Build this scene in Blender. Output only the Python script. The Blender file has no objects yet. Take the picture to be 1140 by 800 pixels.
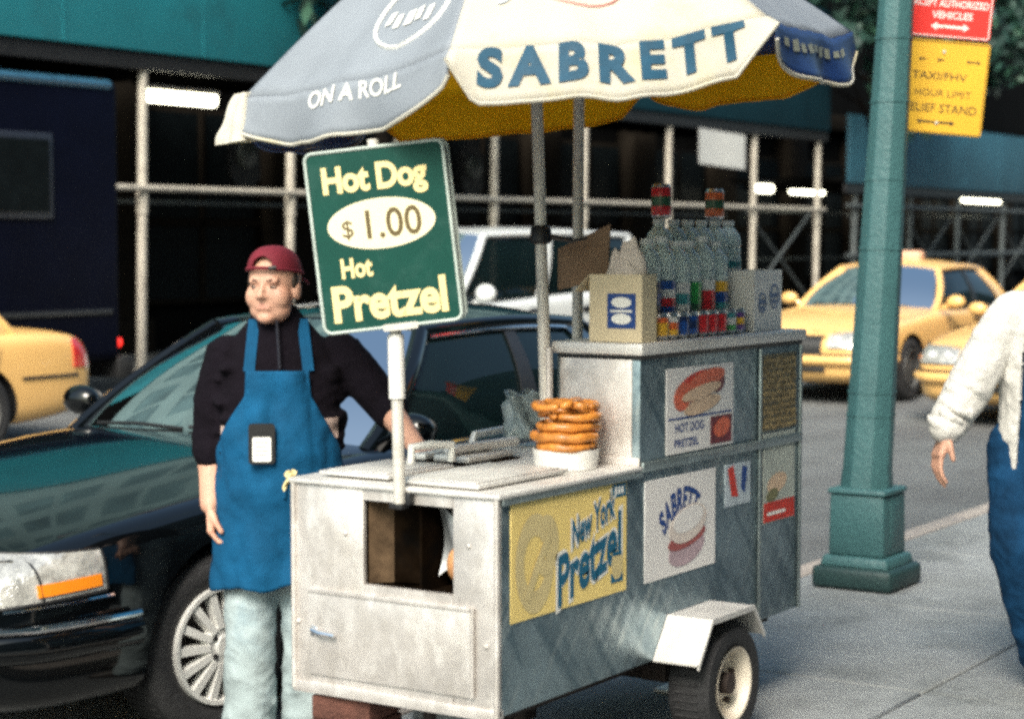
import bpy, bmesh, math, random
from mathutils import Vector, Matrix, noise
from mathutils.bvhtree import BVHTree
R = math.radians
sc = bpy.context.scene
COL = sc.collection
V = Vector
random.seed(7)

# ------------------------------------------------------------------ materials
def _sock(n, *names):
    for s in names:
        if s in n.inputs: return n.inputs[s]
MATS = {}
def mat(name, col, rough=.5, metal=0., var=.12, vscale=6., bump=0., bscale=60., coat=0., spec=None,
        dirt=None, dscale=2.5, damt=.5, emit=None, estr=0., rvar=0., stretch=None, trans=0., tcol=None):
    """procedural Principled material: noise-varied colour, optional dirt patches, bump, coat"""
    if name in MATS: return MATS[name]
    m = bpy.data.materials.new(name); m.use_nodes = True
    nt = m.node_tree; N = nt.nodes; L = nt.links
    b = N['Principled BSDF']
    if trans:
        tl = N.new('ShaderNodeBsdfTranslucent'); ms = N.new('ShaderNodeMixShader'); ms.inputs[0].default_value = trans; tl.inputs['Color'].default_value = (*(tcol or col), 1)
        L.new(b.outputs[0], ms.inputs[1]); L.new(tl.outputs[0], ms.inputs[2]); L.new(ms.outputs[0], N['Material Output'].inputs['Surface'])
    tc = N.new('ShaderNodeTexCoord')
    mp = N.new('ShaderNodeMapping'); L.new(tc.outputs['Object'], mp.inputs['Vector'])
    if stretch: mp.inputs['Scale'].default_value = stretch
    c = (*col, 1)
    if var > 0:
        nz = N.new('ShaderNodeTexNoise'); nz.inputs['Scale'].default_value = vscale; nz.inputs['Detail'].default_value = 6
        nz.inputs['Roughness'].default_value = .65
        L.new(mp.outputs['Vector'], nz.inputs['Vector'])
        rp = N.new('ShaderNodeValToRGB')
        rp.color_ramp.elements[0].position = .3; rp.color_ramp.elements[1].position = .7
        rp.color_ramp.elements[0].color = tuple(x*(1-var) for x in col)+(1,)
        rp.color_ramp.elements[1].color = tuple(min(1, x*(1+var)) for x in col)+(1,)
        L.new(nz.outputs['Fac'], rp.inputs['Fac'])
        last = rp.outputs['Color']
        if dirt:
            n2 = N.new('ShaderNodeTexNoise'); n2.inputs['Scale'].default_value = dscale; n2.inputs['Detail'].default_value = 8
            n2.inputs['Roughness'].default_value = .7
            L.new(mp.outputs['Vector'], n2.inputs['Vector'])
            r2 = N.new('ShaderNodeValToRGB'); r2.color_ramp.elements[0].position = .5; r2.color_ramp.elements[1].position = .68
            r2.color_ramp.elements[0].color = (0, 0, 0, 1); r2.color_ramp.elements[1].color = (damt,)*3+(1,)
            L.new(n2.outputs['Fac'], r2.inputs['Fac'])
            mx = N.new('ShaderNodeMix'); mx.data_type = 'RGBA'
            L.new(r2.outputs['Color'], mx.inputs[0]); L.new(last, mx.inputs[6]); mx.inputs[7].default_value = (*dirt, 1)
            last = mx.outputs[2]
        L.new(last, b.inputs['Base Color'])
        if rvar:
            mr = N.new('ShaderNodeMapRange'); L.new(nz.outputs['Fac'], mr.inputs[0])
            mr.inputs[3].default_value = max(0.02, rough-rvar); mr.inputs[4].default_value = min(1, rough+rvar)
            L.new(mr.outputs[0], b.inputs['Roughness'])
    else:
        b.inputs['Base Color'].default_value = c
    if not (rvar and var > 0): b.inputs['Roughness'].default_value = rough
    b.inputs['Metallic'].default_value = metal
    if spec is not None: b.inputs['Specular IOR Level'].default_value = spec
    if coat: b.inputs['Coat Weight'].default_value = coat; b.inputs['Coat Roughness'].default_value = .04
    if emit: b.inputs['Emission Color'].default_value = (*emit, 1); b.inputs['Emission Strength'].default_value = estr
    if bump:
        n3 = N.new('ShaderNodeTexNoise'); n3.inputs['Scale'].default_value = bscale; n3.inputs['Detail'].default_value = 4
        L.new(mp.outputs['Vector'], n3.inputs['Vector'])
        bp = N.new('ShaderNodeBump'); bp.inputs['Strength'].default_value = bump; bp.inputs['Distance'].default_value = .02
        L.new(n3.outputs['Fac'], bp.inputs['Height']); L.new(bp.outputs['Normal'], b.inputs['Normal'])
    MATS[name] = m
    return m

def glass_mat(name, tint, opac=.5, rough=.02, ior=1.45):
    """tinted glass: part clear, part dark tint, with a Fresnel gloss"""
    m = bpy.data.materials.new(name); m.use_nodes = True
    nt = m.node_tree; N = nt.nodes; L = nt.links; N.clear()
    out = N.new('ShaderNodeOutputMaterial'); tr = N.new('ShaderNodeBsdfTransparent'); gl = N.new('ShaderNodeBsdfGlossy')
    df = N.new('ShaderNodeBsdfDiffuse'); df.inputs['Color'].default_value = (*tint, 1)
    tr.inputs['Color'].default_value = tuple(.5+.5*t for t in tint)+(1,)
    gl.inputs['Roughness'].default_value = rough
    fr = N.new('ShaderNodeFresnel'); fr.inputs['IOR'].default_value = ior
    m1 = N.new('ShaderNodeMixShader'); m1.inputs[0].default_value = opac
    L.new(tr.outputs[0], m1.inputs[1]); L.new(df.outputs[0], m1.inputs[2])
    m2 = N.new('ShaderNodeMixShader'); L.new(fr.outputs[0], m2.inputs[0])
    L.new(m1.outputs[0], m2.inputs[1]); L.new(gl.outputs[0], m2.inputs[2]); L.new(m2.outputs[0], out.inputs['Surface'])
    MATS[name] = m
    return m

def steel_mat(name, col=(.55,.55,.54), rough=.34, quilt=0., angle=45., freq=9., metal=.85):
    """brushed stainless sheet, smudged, with an optional rolled diagonal pattern"""
    m = bpy.data.materials.new(name); m.use_nodes = True
    nt = m.node_tree; N = nt.nodes; L = nt.links; b = N['Principled BSDF']
    b.inputs['Metallic'].default_value = metal
    tc = N.new('ShaderNodeTexCoord')
    nz = N.new('ShaderNodeTexNoise'); nz.inputs['Scale'].default_value = 3.2; nz.inputs['Detail'].default_value = 8; nz.inputs['Roughness'].default_value = .68
    L.new(tc.outputs['Object'], nz.inputs['Vector'])
    rp = N.new('ShaderNodeValToRGB'); rp.color_ramp.elements[0].position = .32; rp.color_ramp.elements[1].position = .7
    rp.color_ramp.elements[0].color = tuple(x*.72 for x in col)+(1,); rp.color_ramp.elements[1].color = tuple(min(1, x*1.15) for x in col)+(1,)
    L.new(nz.outputs['Fac'], rp.inputs['Fac']); L.new(rp.outputs['Color'], b.inputs['Base Color'])
    mr = N.new('ShaderNodeMapRange'); mr.inputs[3].default_value = rough-.1; mr.inputs[4].default_value = rough+.16
    L.new(nz.outputs['Fac'], mr.inputs[0]); L.new(mr.outputs[0], b.inputs['Roughness'])
    # dents and waviness
    n2 = N.new('ShaderNodeTexNoise'); n2.inputs['Scale'].default_value = 5.; n2.inputs['Detail'].default_value = 3
    L.new(tc.outputs['Object'], n2.inputs['Vector'])
    bp = N.new('ShaderNodeBump'); bp.inputs['Strength'].default_value = .25; bp.inputs['Distance'].default_value = .03
    L.new(n2.outputs['Fac'], bp.inputs['Height'])
    last = bp
    if quilt:
        for sgn in (1, -1):
            mp = N.new('ShaderNodeMapping'); mp.inputs['Rotation'].default_value = (0, R(angle*sgn), 0)
            L.new(tc.outputs['Object'], mp.inputs['Vector'])
            w = N.new('ShaderNodeTexWave'); w.inputs['Scale'].default_value = freq; w.inputs['Distortion'].default_value = .25
            L.new(mp.outputs['Vector'], w.inputs['Vector'])
            b2 = N.new('ShaderNodeBump'); b2.inputs['Strength'].default_value = quilt; b2.inputs['Distance'].default_value = .004
            L.new(w.outputs['Fac'], b2.inputs['Height']); L.new(last.outputs['Normal'], b2.inputs['Normal'])
            last = b2
    L.new(last.outputs['Normal'], b.inputs['Normal'])
    MATS[name] = m
    return m

def overlay(m, kind, col, scale, amt, stretch=(1, 1, 1), rot=(0, 0, 0), lo=.5, hi=.65):
    """lay spots (gum, oil) or stretched streaks over a material's own colour"""
    nt = m.node_tree; N = nt.nodes; L = nt.links; b = N['Principled BSDF']
    src = b.inputs['Base Color'].links[0].from_socket
    tc = N.new('ShaderNodeTexCoord'); m0 = N.new('ShaderNodeMapping'); m0.inputs['Rotation'].default_value = rot
    mp = N.new('ShaderNodeMapping'); mp.inputs['Scale'].default_value = stretch
    L.new(tc.outputs['Object'], m0.inputs['Vector']); L.new(m0.outputs[0], mp.inputs['Vector'])
    rp = N.new('ShaderNodeValToRGB')
    if kind == 'spots':
        t = N.new('ShaderNodeTexVoronoi'); t.inputs['Scale'].default_value = scale; t.inputs['Randomness'].default_value = 1.
        L.new(mp.outputs[0], t.inputs['Vector']); L.new(t.outputs['Distance'], rp.inputs['Fac'])
        rp.color_ramp.elements[0].position = lo; rp.color_ramp.elements[1].position = hi
        rp.color_ramp.elements[0].color = (amt,)*3+(1,); rp.color_ramp.elements[1].color = (0, 0, 0, 1)
    else:
        t = N.new('ShaderNodeTexNoise'); t.inputs['Scale'].default_value = scale; t.inputs['Detail'].default_value = 7; t.inputs['Roughness'].default_value = .65
        L.new(mp.outputs[0], t.inputs['Vector']); L.new(t.outputs['Fac'], rp.inputs['Fac'])
        rp.color_ramp.elements[0].position = lo; rp.color_ramp.elements[1].position = hi
        rp.color_ramp.elements[0].color = (0, 0, 0, 1); rp.color_ramp.elements[1].color = (amt,)*3+(1,)
    mx = N.new('ShaderNodeMix'); mx.data_type = 'RGBA'; mx.inputs[7].default_value = (*col, 1)
    L.new(rp.outputs['Color'], mx.inputs[0]); L.new(src, mx.inputs[6]); L.new(mx.outputs[2], b.inputs['Base Color'])
    return m

# ------------------------------------------------------------------ mesh builder
class MB:
    def __init__(s): s.bm = bmesh.new()
    def _take(s, verts, mi=0, mtx=None):
        if mtx is not None:
            for v in verts: v.co = mtx @ v.co
        fs = set(f for v in verts for f in v.link_faces)
        for f in fs: f.material_index = mi
    def box(s, lo, hi, mi=0, bev=0., seg=2, mtx=None):
        lo = V(lo); hi = V(hi)
        r = bmesh.ops.create_cube(s.bm, size=1.)
        vs = r['verts']; c = (lo+hi)/2; d = hi-lo
        for v in vs: v.co = V((v.co.x*d.x, v.co.y*d.y, v.co.z*d.z))+c
        if bev > 0:
            es = list(set(e for v in vs for e in v.link_edges))
            r2 = bmesh.ops.bevel(s.bm, geom=es, offset=min(bev, min(abs(x) for x in d)*.45), segments=seg, profile=.5, affect='EDGES')
            vs = list(set(vs if not r2['verts'] else r2['verts']) | set(v for f in r2['faces'] for v in f.verts))
            vs = [v for v in vs if v.is_valid]
        s._take(vs, mi, mtx)
        return s
    def grid(s, fn, nu, nv, mi=0, closeu=False):
        g = [[s.bm.verts.new(V(fn(i/(nu if closeu else max(1, nu-1)), j/max(1, nv-1)))) for j in range(nv)] for i in range(nu)]
        for i in range(nu if closeu else nu-1):
            for j in range(nv-1):
                k = (i+1) % nu
                try:
                    f = s.bm.faces.new((g[i][j], g[k][j], g[k][j+1], g[i][j+1])); f.material_index = mi
                except ValueError: pass
        return g
    def rings(s, rings, mi=0, caps=True):
        g = [[s.bm.verts.new(V(p)) for p in r] for r in rings]
        n = len(g[0])
        for a, b in zip(g[:-1], g[1:]):
            for j in range(n):
                k = (j+1) % n
                f = s.bm.faces.new((a[j], a[k], b[k], b[j])); f.material_index = mi
        if caps:
            f = s.bm.faces.new(list(reversed(g[0]))); f.material_index = mi
            f = s.bm.faces.new(g[-1]); f.material_index = mi
        return s
    def cyl(s, p0, p1, r0, r1=None, n=16, mi=0, caps=True):
        return s.tube([p0, p1], [r0, r0 if r1 is None else r1], n, mi, caps)
    def tube(s, pts, r, n=10, mi=0, caps=True):
        pts = [V(p) for p in pts]
        rr = r if isinstance(r, (list, tuple)) else [r]*len(pts)
        rings = []; up = None
        for i, p in enumerate(pts):
            d = (pts[min(i+1, len(pts)-1)]-pts[max(i-1, 0)])
            d = d.normalized() if d.length > 1e-9 else V((0, 0, 1))
            if up is None:
                up = V((0, 0, 1)) if abs(d.z) < .9 else V((1, 0, 0))
            a = d.cross(up)
            if a.length < 1e-6: a = d.orthogonal()
            a.normalize(); b = a.cross(d).normalized(); up = b
            rings.append([p+(a*math.cos(t)+b*math.sin(t))*rr[i] for t in (2*math.pi*k/n for k in range(n))])
        return s.rings(rings, mi, caps)
    def capsule(s, p0, p1, r0, r1, n=12, mi=0):
        p0 = V(p0); p1 = V(p1); d = (p1-p0)
        L = d.length; d = d.normalized() if L > 1e-9 else V((0, 0, 1))
        pts = []; rs = []
        for k in range(5):
            t = math.pi/2*(1-k/4)
            pts.append(p0-d*r0*math.sin(t)); rs.append(max(1e-4, r0*math.cos(t)))
        for k in range(5):
            t = math.pi/2*k/4
            pts.append(p1+d*r1*math.sin(t)); rs.append(max(1e-4, r1*math.cos(t)))
        return s.tube(pts, rs, n, mi)
    def ell(s, c, r, mi=0, mtx=None, sub=3):
        q = bmesh.ops.create_icosphere(s.bm, subdivisions=sub, radius=1.)
        vs = q['verts']
        for v in vs:
            p = V((v.co.x*r[0], v.co.y*r[1], v.co.z*r[2]))
            v.co = (mtx @ p if mtx is not None else p)+V(c)
        s._take(vs, mi)
        return s
    def lathe(s, prof, o, axis, n=32, mi=0, mis=None):
        """prof: (radius, distance along axis)"""
        o = V(o); d = V(axis).normalized(); a = d.orthogonal().normalized(); b = d.cross(a)
        g = [[s.bm.verts.new(o+d*h+(a*math.cos(t)+b*math.sin(t))*max(r, 1e-4)) for t in (2*math.pi*k/n for k in range(n))] for r, h in prof]
        for i in range(len(g)-1):
            for j in range(n):
                k = (j+1) % n
                f = s.bm.faces.new((g[i][j], g[i][k], g[i+1][k], g[i+1][j])); f.material_index = mis[i] if mis else mi
        return s
    def prism(s, poly, fn, d, mi=0):
        """poly of 2D points, fn(x, y, t) -> 3D; t = 0 / d the two faces"""
        a = [s.bm.verts.new(V(fn(x, y, 0.))) for x, y in poly]; b = [s.bm.verts.new(V(fn(x, y, d))) for x, y in poly]
        n = len(poly)
        fs = [s.bm.faces.new(a), s.bm.faces.new(list(reversed(b)))]
        for i in range(n): fs.append(s.bm.faces.new((a[i], b[i], b[(i+1) % n], a[(i+1) % n])))
        for f in fs: f.material_index = mi
        return s
    def text(s, body, fn, W, H, mi=0, bold=.02, spacing=1., shear=0., pad=0.):
        """lettering fitted into a W x H box centred at 0,0 and placed by fn(x, y)"""
        vs, fs = text2d(body, bold, spacing, shear)
        x0 = min(v[0] for v in vs); x1 = max(v[0] for v in vs); y0 = min(v[1] for v in vs); y1 = max(v[1] for v in vs)
        g = [s.bm.verts.new(V(fn(((x-x0)/(x1-x0)-.5)*(W+pad), ((y-y0)/(y1-y0)-.5)*(H+pad)))) for x, y in vs]
        for f in fs:
            try:
                q = s.bm.faces.new([g[i] for i in f]); q.material_index = mi
            except ValueError: pass
        return s
    def build(s, name, mats, parent=None, world=True, smooth=True, ang=38, sub=0, solid=0., norm=True):
        bm = s.bm
        if norm: bmesh.ops.recalc_face_normals(bm, faces=bm.faces[:])
        me = bpy.data.meshes.new(name)
        if parent is not None and world:
            bpy.context.view_layer.update()
            bm.transform(parent.matrix_world.inverted())
        bm.to_mesh(me); bm.free()
        if not isinstance(mats, (list, tuple)): mats = [mats]
        for m in mats: me.materials.append(m)
        o = bpy.data.objects.new(name, me); COL.objects.link(o)
        if parent is not None: o.parent = parent
        if sub:
            md = o.modifiers.new('s', 'SUBSURF'); md.levels = md.render_levels = sub
        if solid:
            md = o.modifiers.new('t', 'SOLIDIFY'); md.thickness = solid; md.offset = 0.
        if sub or solid: bake(o)
        if smooth: shade(o, ang)
        return o
def shade(o, ang=38):
    o.data.shade_smooth()
    if ang < 180: o.data.set_sharp_from_angle(angle=R(ang))
def bake(o):
    dg = bpy.context.evaluated_depsgraph_get(); dg.update()
    me = bpy.data.meshes.new_from_object(o.evaluated_get(dg), depsgraph=dg)
    old = o.data; o.modifiers.clear(); o.data = me; me.name = o.name
    bpy.data.meshes.remove(old)
TXT = {}
def text2d(body, bold, spacing, shear=0.):
    k = (body, bold, spacing, shear)
    if k not in TXT:
        c = bpy.data.curves.new('lettering_curve', 'FONT'); c.body = body; c.size = 1.; c.offset = bold; c.space_character = spacing
        c.resolution_u = 4; c.shear = shear
        o = bpy.data.objects.new('lettering_curve', c); COL.objects.link(o)
        dg = bpy.context.evaluated_depsgraph_get(); dg.update()
        e = o.evaluated_get(dg); me = e.to_mesh()
        TXT[k] = ([(v.co.x, v.co.y) for v in me.vertices], [tuple(p.vertices) for p in me.polygons])
        e.to_mesh_clear(); bpy.data.objects.remove(o); bpy.data.curves.remove(c)
    return TXT[k]

def blurred_marks(q, fn, n, seed, h=.9):
    """worn lettering that cannot be read: a row of uneven strokes in a 1 x 1 box"""
    r = random.Random(seed)
    for k in range(n):
        x0 = -.5+k/n+.1/n; x1 = x0+r.uniform(.5, .85)/n; y0 = -h/2+r.uniform(0, .3)*h; y1 = h/2-r.uniform(0, .2)*h; s = r.uniform(-.1, .1)/n
        q.bm.faces.new([q.bm.verts.new(V(fn(a, c))) for a, c in ((x0, y0), (x1, y0+.05), (x1+s, y1), (x0+s, y1-.08))])
    return q
def thing(name, label, cat, loc=(0, 0, 0), rz=0., group=None):
    o = bpy.data.objects.new(name, None); COL.objects.link(o); o.empty_display_size = .1
    o.location = loc; o.rotation_euler = (0, 0, rz); tag(o, label, cat, group); return o
def tag(o, label, cat, group=None):
    o['label'] = label; o['category'] = cat
    if group: o['group'] = group
    return o
def struct(o, kind='structure'):
    o['kind'] = kind; return o
def dup(o, parent=None):
    c = o.copy(); COL.objects.link(c)
    if parent is not None: c.parent = parent
    for ch in list(o.children): dup(ch, c)
    return c
def remesh(o, vox, smooth=4, fac=.5):
    md = o.modifiers.new('r', 'REMESH'); md.mode = 'VOXEL'; md.voxel_size = vox
    if smooth:
        m2 = o.modifiers.new('m', 'SMOOTH'); m2.iterations = smooth; m2.factor = fac
    mats = list(o.data.materials)
    bake(o)
    o.data.materials.clear()
    for m in mats: o.data.materials.append(m)
    o.data.polygons.foreach_set('material_index', [0]*len(o.data.polygons))
    shade(o, 180)
def wrinkle(o, amp, fz, fx, seed=0., z0=-9., z1=99.):
    """ridged, mostly horizontal creases pushed into a cloth mesh"""
    me = o.data; out = []
    for v in me.vertices:
        p = v.co
        q1 = noise.noise(V((p.x*fx+seed, p.y*fx, p.z*fz+.6*p.x*fz))); q2 = noise.noise(V((p.x*fx*2.3, p.y*fx*2.3+seed, p.z*fz*1.9-.8*p.y*fz)))
        h = (1-abs(q1)*2.6)*.7+(1-abs(q2)*2.6)*.3
        k = 1. if z0 < p.z < z1 else 0.
        out.append(p+v.normal*amp*h*k)
    for v, p in zip(me.vertices, out): v.co = p
    me.update()
def lerp(a, b, t): return a+(b-a)*t
def ipol(tab, u):
    if u <= tab[0][0]: return tab[0][1]
    for (a, x), (b, y) in zip(tab, tab[1:]):
        if u <= b: return lerp(x, y, (u-a)/(b-a))
    return tab[-1][1]
# ------------------------------------------------------------------ camera, light
cd = bpy.data.cameras.new('camera'); cam = bpy.data.objects.new('camera', cd); COL.objects.link(cam); sc.camera = cam
YAW = 33.1
cam.location = (0, 0, 1.66); cam.rotation_euler = (R(90-3.5), 0, R(YAW-90))
cd.sensor_width = 36.; cd.lens = 36.*2150/1140; cd.clip_end = 500; cd.clip_start = .1
cd.dof.use_dof = True; cd.dof.focus_distance = 6.3; cd.dof.aperture_fstop = 2.8
w = bpy.data.worlds.new('World'); sc.world = w; w.use_nodes = True
wn = w.node_tree
sky = wn.nodes.new('ShaderNodeTexSky'); sky.sky_type = 'NISHITA'; sky.sun_disc = False
SUN_EL, SUN_AZ = 42., V((-1., -.42))       # horizontal direction TO the sun
sky.sun_elevation = R(SUN_EL); sky.sun_rotation = math.atan2(SUN_AZ.x, SUN_AZ.y)
sky.air_density = 1.; sky.dust_density = 6.; sky.ozone_density = 1.
tint = wn.nodes.new('ShaderNodeMix'); tint.data_type = 'RGBA'; tint.blend_type = 'MULTIPLY'; tint.inputs[0].default_value = 1.; tint.inputs[7].default_value = (.86, 1.02, 1.0, 1)     # hazy, slightly cyan overcast
wn.links.new(sky.outputs[0], tint.inputs[6]); wn.links.new(tint.outputs[2], wn.nodes['Background'].inputs['Color']); wn.nodes['Background'].inputs['Strength'].default_value = .115
sd = bpy.data.lights.new('sun', 'SUN'); sd.energy = 2.3; sd.angle = R(26); sd.color = (1., .885, .80)
so = bpy.data.objects.new('sun', sd); COL.objects.link(so)
dv = V((SUN_AZ.x, SUN_AZ.y, SUN_AZ.length*math.tan(R(SUN_EL)))).normalized()
so.rotation_euler = dv.to_track_quat('Z', 'Y').to_euler(); so.location = (-10, -5, 20)
sc.view_settings.view_transform = 'Standard'; sc.view_settings.look = 'None'; sc.view_settings.exposure = 1.25; sc.view_settings.gamma = 1.
sc.cycles.use_denoising = False; sc.cycles.use_adaptive_sampling = False
sc.cycles.max_bounces = 6; sc.cycles.sample_clamp_indirect = 2.5; sc.cycles.transparent_max_bounces = 12
sc.cycles.pixel_filter_type = 'BLACKMAN_HARRIS'; sc.cycles.filter_width = 3.1

# ------------------------------------------------------------------ shared materials
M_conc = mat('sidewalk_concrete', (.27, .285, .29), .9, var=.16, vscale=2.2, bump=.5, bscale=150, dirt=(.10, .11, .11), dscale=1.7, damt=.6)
overlay(M_conc, 'spots', (.07, .075, .075), 3.1, .5, lo=.03, hi=.07); overlay(M_conc, 'noise', (.12, .125, .12), .8, .3, lo=.48, hi=.66)
M_curb = mat('kerb_stone', (.34, .30, .27), .85, var=.15, vscale=5, bump=.3, bscale=80)
M_asph = mat('asphalt', (.135, .142, .145), .85, var=.18, vscale=.8, bump=.5, bscale=220, dirt=(.09, .09, .095), dscale=.5, damt=.6)
overlay(M_asph, 'noise', (.07, .07, .072), .6, .7, stretch=(.15, 1.2, 1), lo=.48, hi=.66); overlay(M_asph, 'spots', (.22, .22, .21), 2.3, .6, lo=.03, hi=.06)
M_white = mat('white_paint', (.72, .70, .66), .55, var=.06)
M_black = mat('black_plastic', (.012, .012, .013), .45, var=.2)
M_rubber = mat('tyre_rubber', (.018, .018, .02), .75, var=.3, vscale=30, bump=.3, bscale=90)
M_chrome = mat('chrome', (.75, .76, .78), .12, 1., var=.05)
M_pipe = mat('galvanised_pipe', (.60, .57, .51), .5, .15, var=.22, vscale=9, dirt=(.25, .22, .19), dscale=6, damt=.5)
M_cream = mat('cream_ink', (.80, .645, .30), .6, var=.05)
M_glass = glass_mat('vehicle_glass', (.004, .010, .011), .72, ior=1.38)
M_glass2 = glass_mat('windscreen_glass', (.006, .055, .055), .6, ior=1.75)  # bright teal reflection put into the glass tint
M_clear = glass_mat('clear_glass', (.35, .45, .42), .10)

# ------------------------------------------------------------------ ground
b = MB()
def road_z(y): return -.15+.10*max(0., 1-((y-10.47)/6.33)**2)
b.grid(lambda u, v: (lerp(-150, 260, u), lerp(4.14, 16.8, v), road_z(lerp(4.14, 16.8, v))), 42, 30)
struct(b.build('road', M_asph))
b = MB()
b.box((-200, -200, -.42), (400, 300, -.20)); struct(b.build('ground', mat('earth', (.08, .08, .08), .95)))
b = MB()       # concrete flags with open joints
xs = [-20+1.56*i+.22 for i in range(70)]; ys = [4.0-.003, 2.575, 1.05, -.5, -2.05, -3.6, -5.2]
for x0, x1 in zip(xs, xs[1:]):
    for y1, y0 in zip(ys, ys[1:]):
        b.box((x0+.007, y0+.007, -.195), (x1-.007, y1-.007, random.uniform(-.003, .0)), bev=.008, seg=1)
struct(b.build('sidewalk', M_conc))
b = MB()
b.box((-21, -5.3, -.198), (92, 4.02, -.02)); struct(b.build('sidewalk_bed', mat('joint_dirt', (.05, .05, .05), .95)))
b = MB()
for i in range(40):
    b.box((-20+2.6*i+.004, 4.0, -.198), (-20+2.6*(i+1)-.004, 4.145, .002), bev=.02)
struct(b.build('kerb', M_curb))
b = MB()
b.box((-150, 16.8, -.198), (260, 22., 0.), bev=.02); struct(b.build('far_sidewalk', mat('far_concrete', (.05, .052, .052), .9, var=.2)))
b = MB()
for i in range(24):
    for y in (9.75, 12.0):
        b.grid(lambda u, v: (lerp(-10+6.*i, -7+6.*i, u), y+.1*v, road_z(y+.1*v)+.004), 4, 3)
struct(b.build('lane_marking', mat('road_paint', (.5, .5, .48), .8, var=.3, vscale=4)))

# ------------------------------------------------------------------ far side: building, sidewalk shed, trees
M_shed = mat('shed_paint', (.006, .15, .185), .6, var=.16, vscale=.7, dirt=(.006, .06, .075), dscale=.35, damt=.8)
M_shed2 = mat('shed_paint_blue', (.02, .085, .125), .6, var=.14, vscale=.9, dirt=(.012, .05, .08), dscale=.5, damt=.7)
M_steelpost = mat('shed_steel', (.42, .385, .33), .6, .1, var=.2, vscale=5, dirt=(.2, .17, .14), dscale=3, damt=.5)
M_steelpost2 = mat('shed_steel_dark', (.075, .09, .095), .6, .1, var=.25, vscale=5, dirt=(.1, .1, .1), dscale=3, damt=.5)  # darker steel for rear posts, braces and the lower shed
M_lamp = mat('fluorescent_tube', (.9, .9, .8), .5, var=0, emit=(1., .95, .72), estr=4.)
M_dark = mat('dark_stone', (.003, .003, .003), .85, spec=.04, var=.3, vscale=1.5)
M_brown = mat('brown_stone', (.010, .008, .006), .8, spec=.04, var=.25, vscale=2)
M_win = mat('dark_window', (.004, .006, .007), .45, var=.3, spec=.06)

b = thing('office_building', 'dark stone office block behind the scaffold sheds across the avenue', 'building', (30, 20.2, 0))
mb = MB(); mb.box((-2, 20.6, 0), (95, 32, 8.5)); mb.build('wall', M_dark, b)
mb = MB(); mb.box((-2, 20.6, 8.503), (95, 32, 24)); mb.build('upper_wall', mat('upper_reflector_stone', (.19, .29, .29), .8, var=.25, vscale=.25), b)  # unseen upper wall, made pale to brighten windscreen and bonnet reflections
mb = MB()
for i in range(24):
    x = 0.6+i*3.9
    mb.box((x, 20.2, 0), (x+1.0, 20.62, 4.4), bev=.03)
    mb.box((x-.06, 20.12, 0), (x+1.06, 20.66, .5), bev=.02)
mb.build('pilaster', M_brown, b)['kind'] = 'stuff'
for k in range(24):
    x = 1.75+k*3.9
    f = MB(); f.box((x, 20.45, .7), (x+2.6, 20.62, 3.7), bev=.02)
    f.box((x, 20.40, 1.9), (x+2.6, 20.5, 2.0)); f.box((x+1.25, 20.40, .7), (x+1.33, 20.5, 3.7))
    if 15 < x < 62:
        fo = f.build('shop_window', M_brown if k % 3 else M_dark, b)
        p = MB(); p.box((x+.08, 20.44, .78), (x+1.22, 20.447, 1.88)); p.box((x+1.36, 20.44, .78), (x+2.52, 20.447, 1.88)); p.box((x+.08, 20.44, 2.02), (x+1.22, 20.447, 3.62)); p.box((x+1.36, 20.44, 2.02), (x+2.52, 20.447, 3.62))
        p.build('pane', M_win, fo)
for fl in range(1, 5):
    pn = MB()
    for k in range(24):
        x = 1.4+k*3.9
        pn.box((x, 20.58, 6.2+fl*3.6), (x+1.4, 20.597, 8.2+fl*3.6)); pn.box((x+1.7, 20.58, 6.2+fl*3.6), (x+3.1, 20.597, 8.2+fl*3.6))
    q = pn.build('upper_window', mat('pale_window', (.10, .17, .175), .5, var=.6, vscale=.3), b); q['kind'] = 'stuff'  # unseen too; kept pale to soften the grid in the reflections
mb = MB(); mb.box((-2, 20.3, 4.5), (95, 20.63, 4.9), bev=.03); mb.build('cornice', M_brown, b)
for i, (x, lab) in enumerate(((22.6, 'round grey wall lamp in a dark diamond frame, between shed posts above the vendor'), (28.9, 'round grey wall lamp in a dark diamond frame, right of the price sign'))):
    t = thing('wall_lamp', lab, 'wall lamp', (x+.5, 20.1, 2.95), group='round lamps on the dark building')
    q = MB(); q.prism([(0, .62), (.34, .3), (.34, -.3), (0, -.62), (-.34, -.3), (-.34, .3)], lambda a, c, d: (x+.5+a, 20.1-d, 2.95+c), .08); q.build('backplate', M_black, t)
    q = MB(); q.lathe([(0, .12), (.12, .11), (.2, .07), (.22, 0)], (x+.5, 20.02, 3.0), (0, -1, 0), 24); q.build('globe', mat('frosted_lamp', (.07, .08, .075), .4), t)

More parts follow.
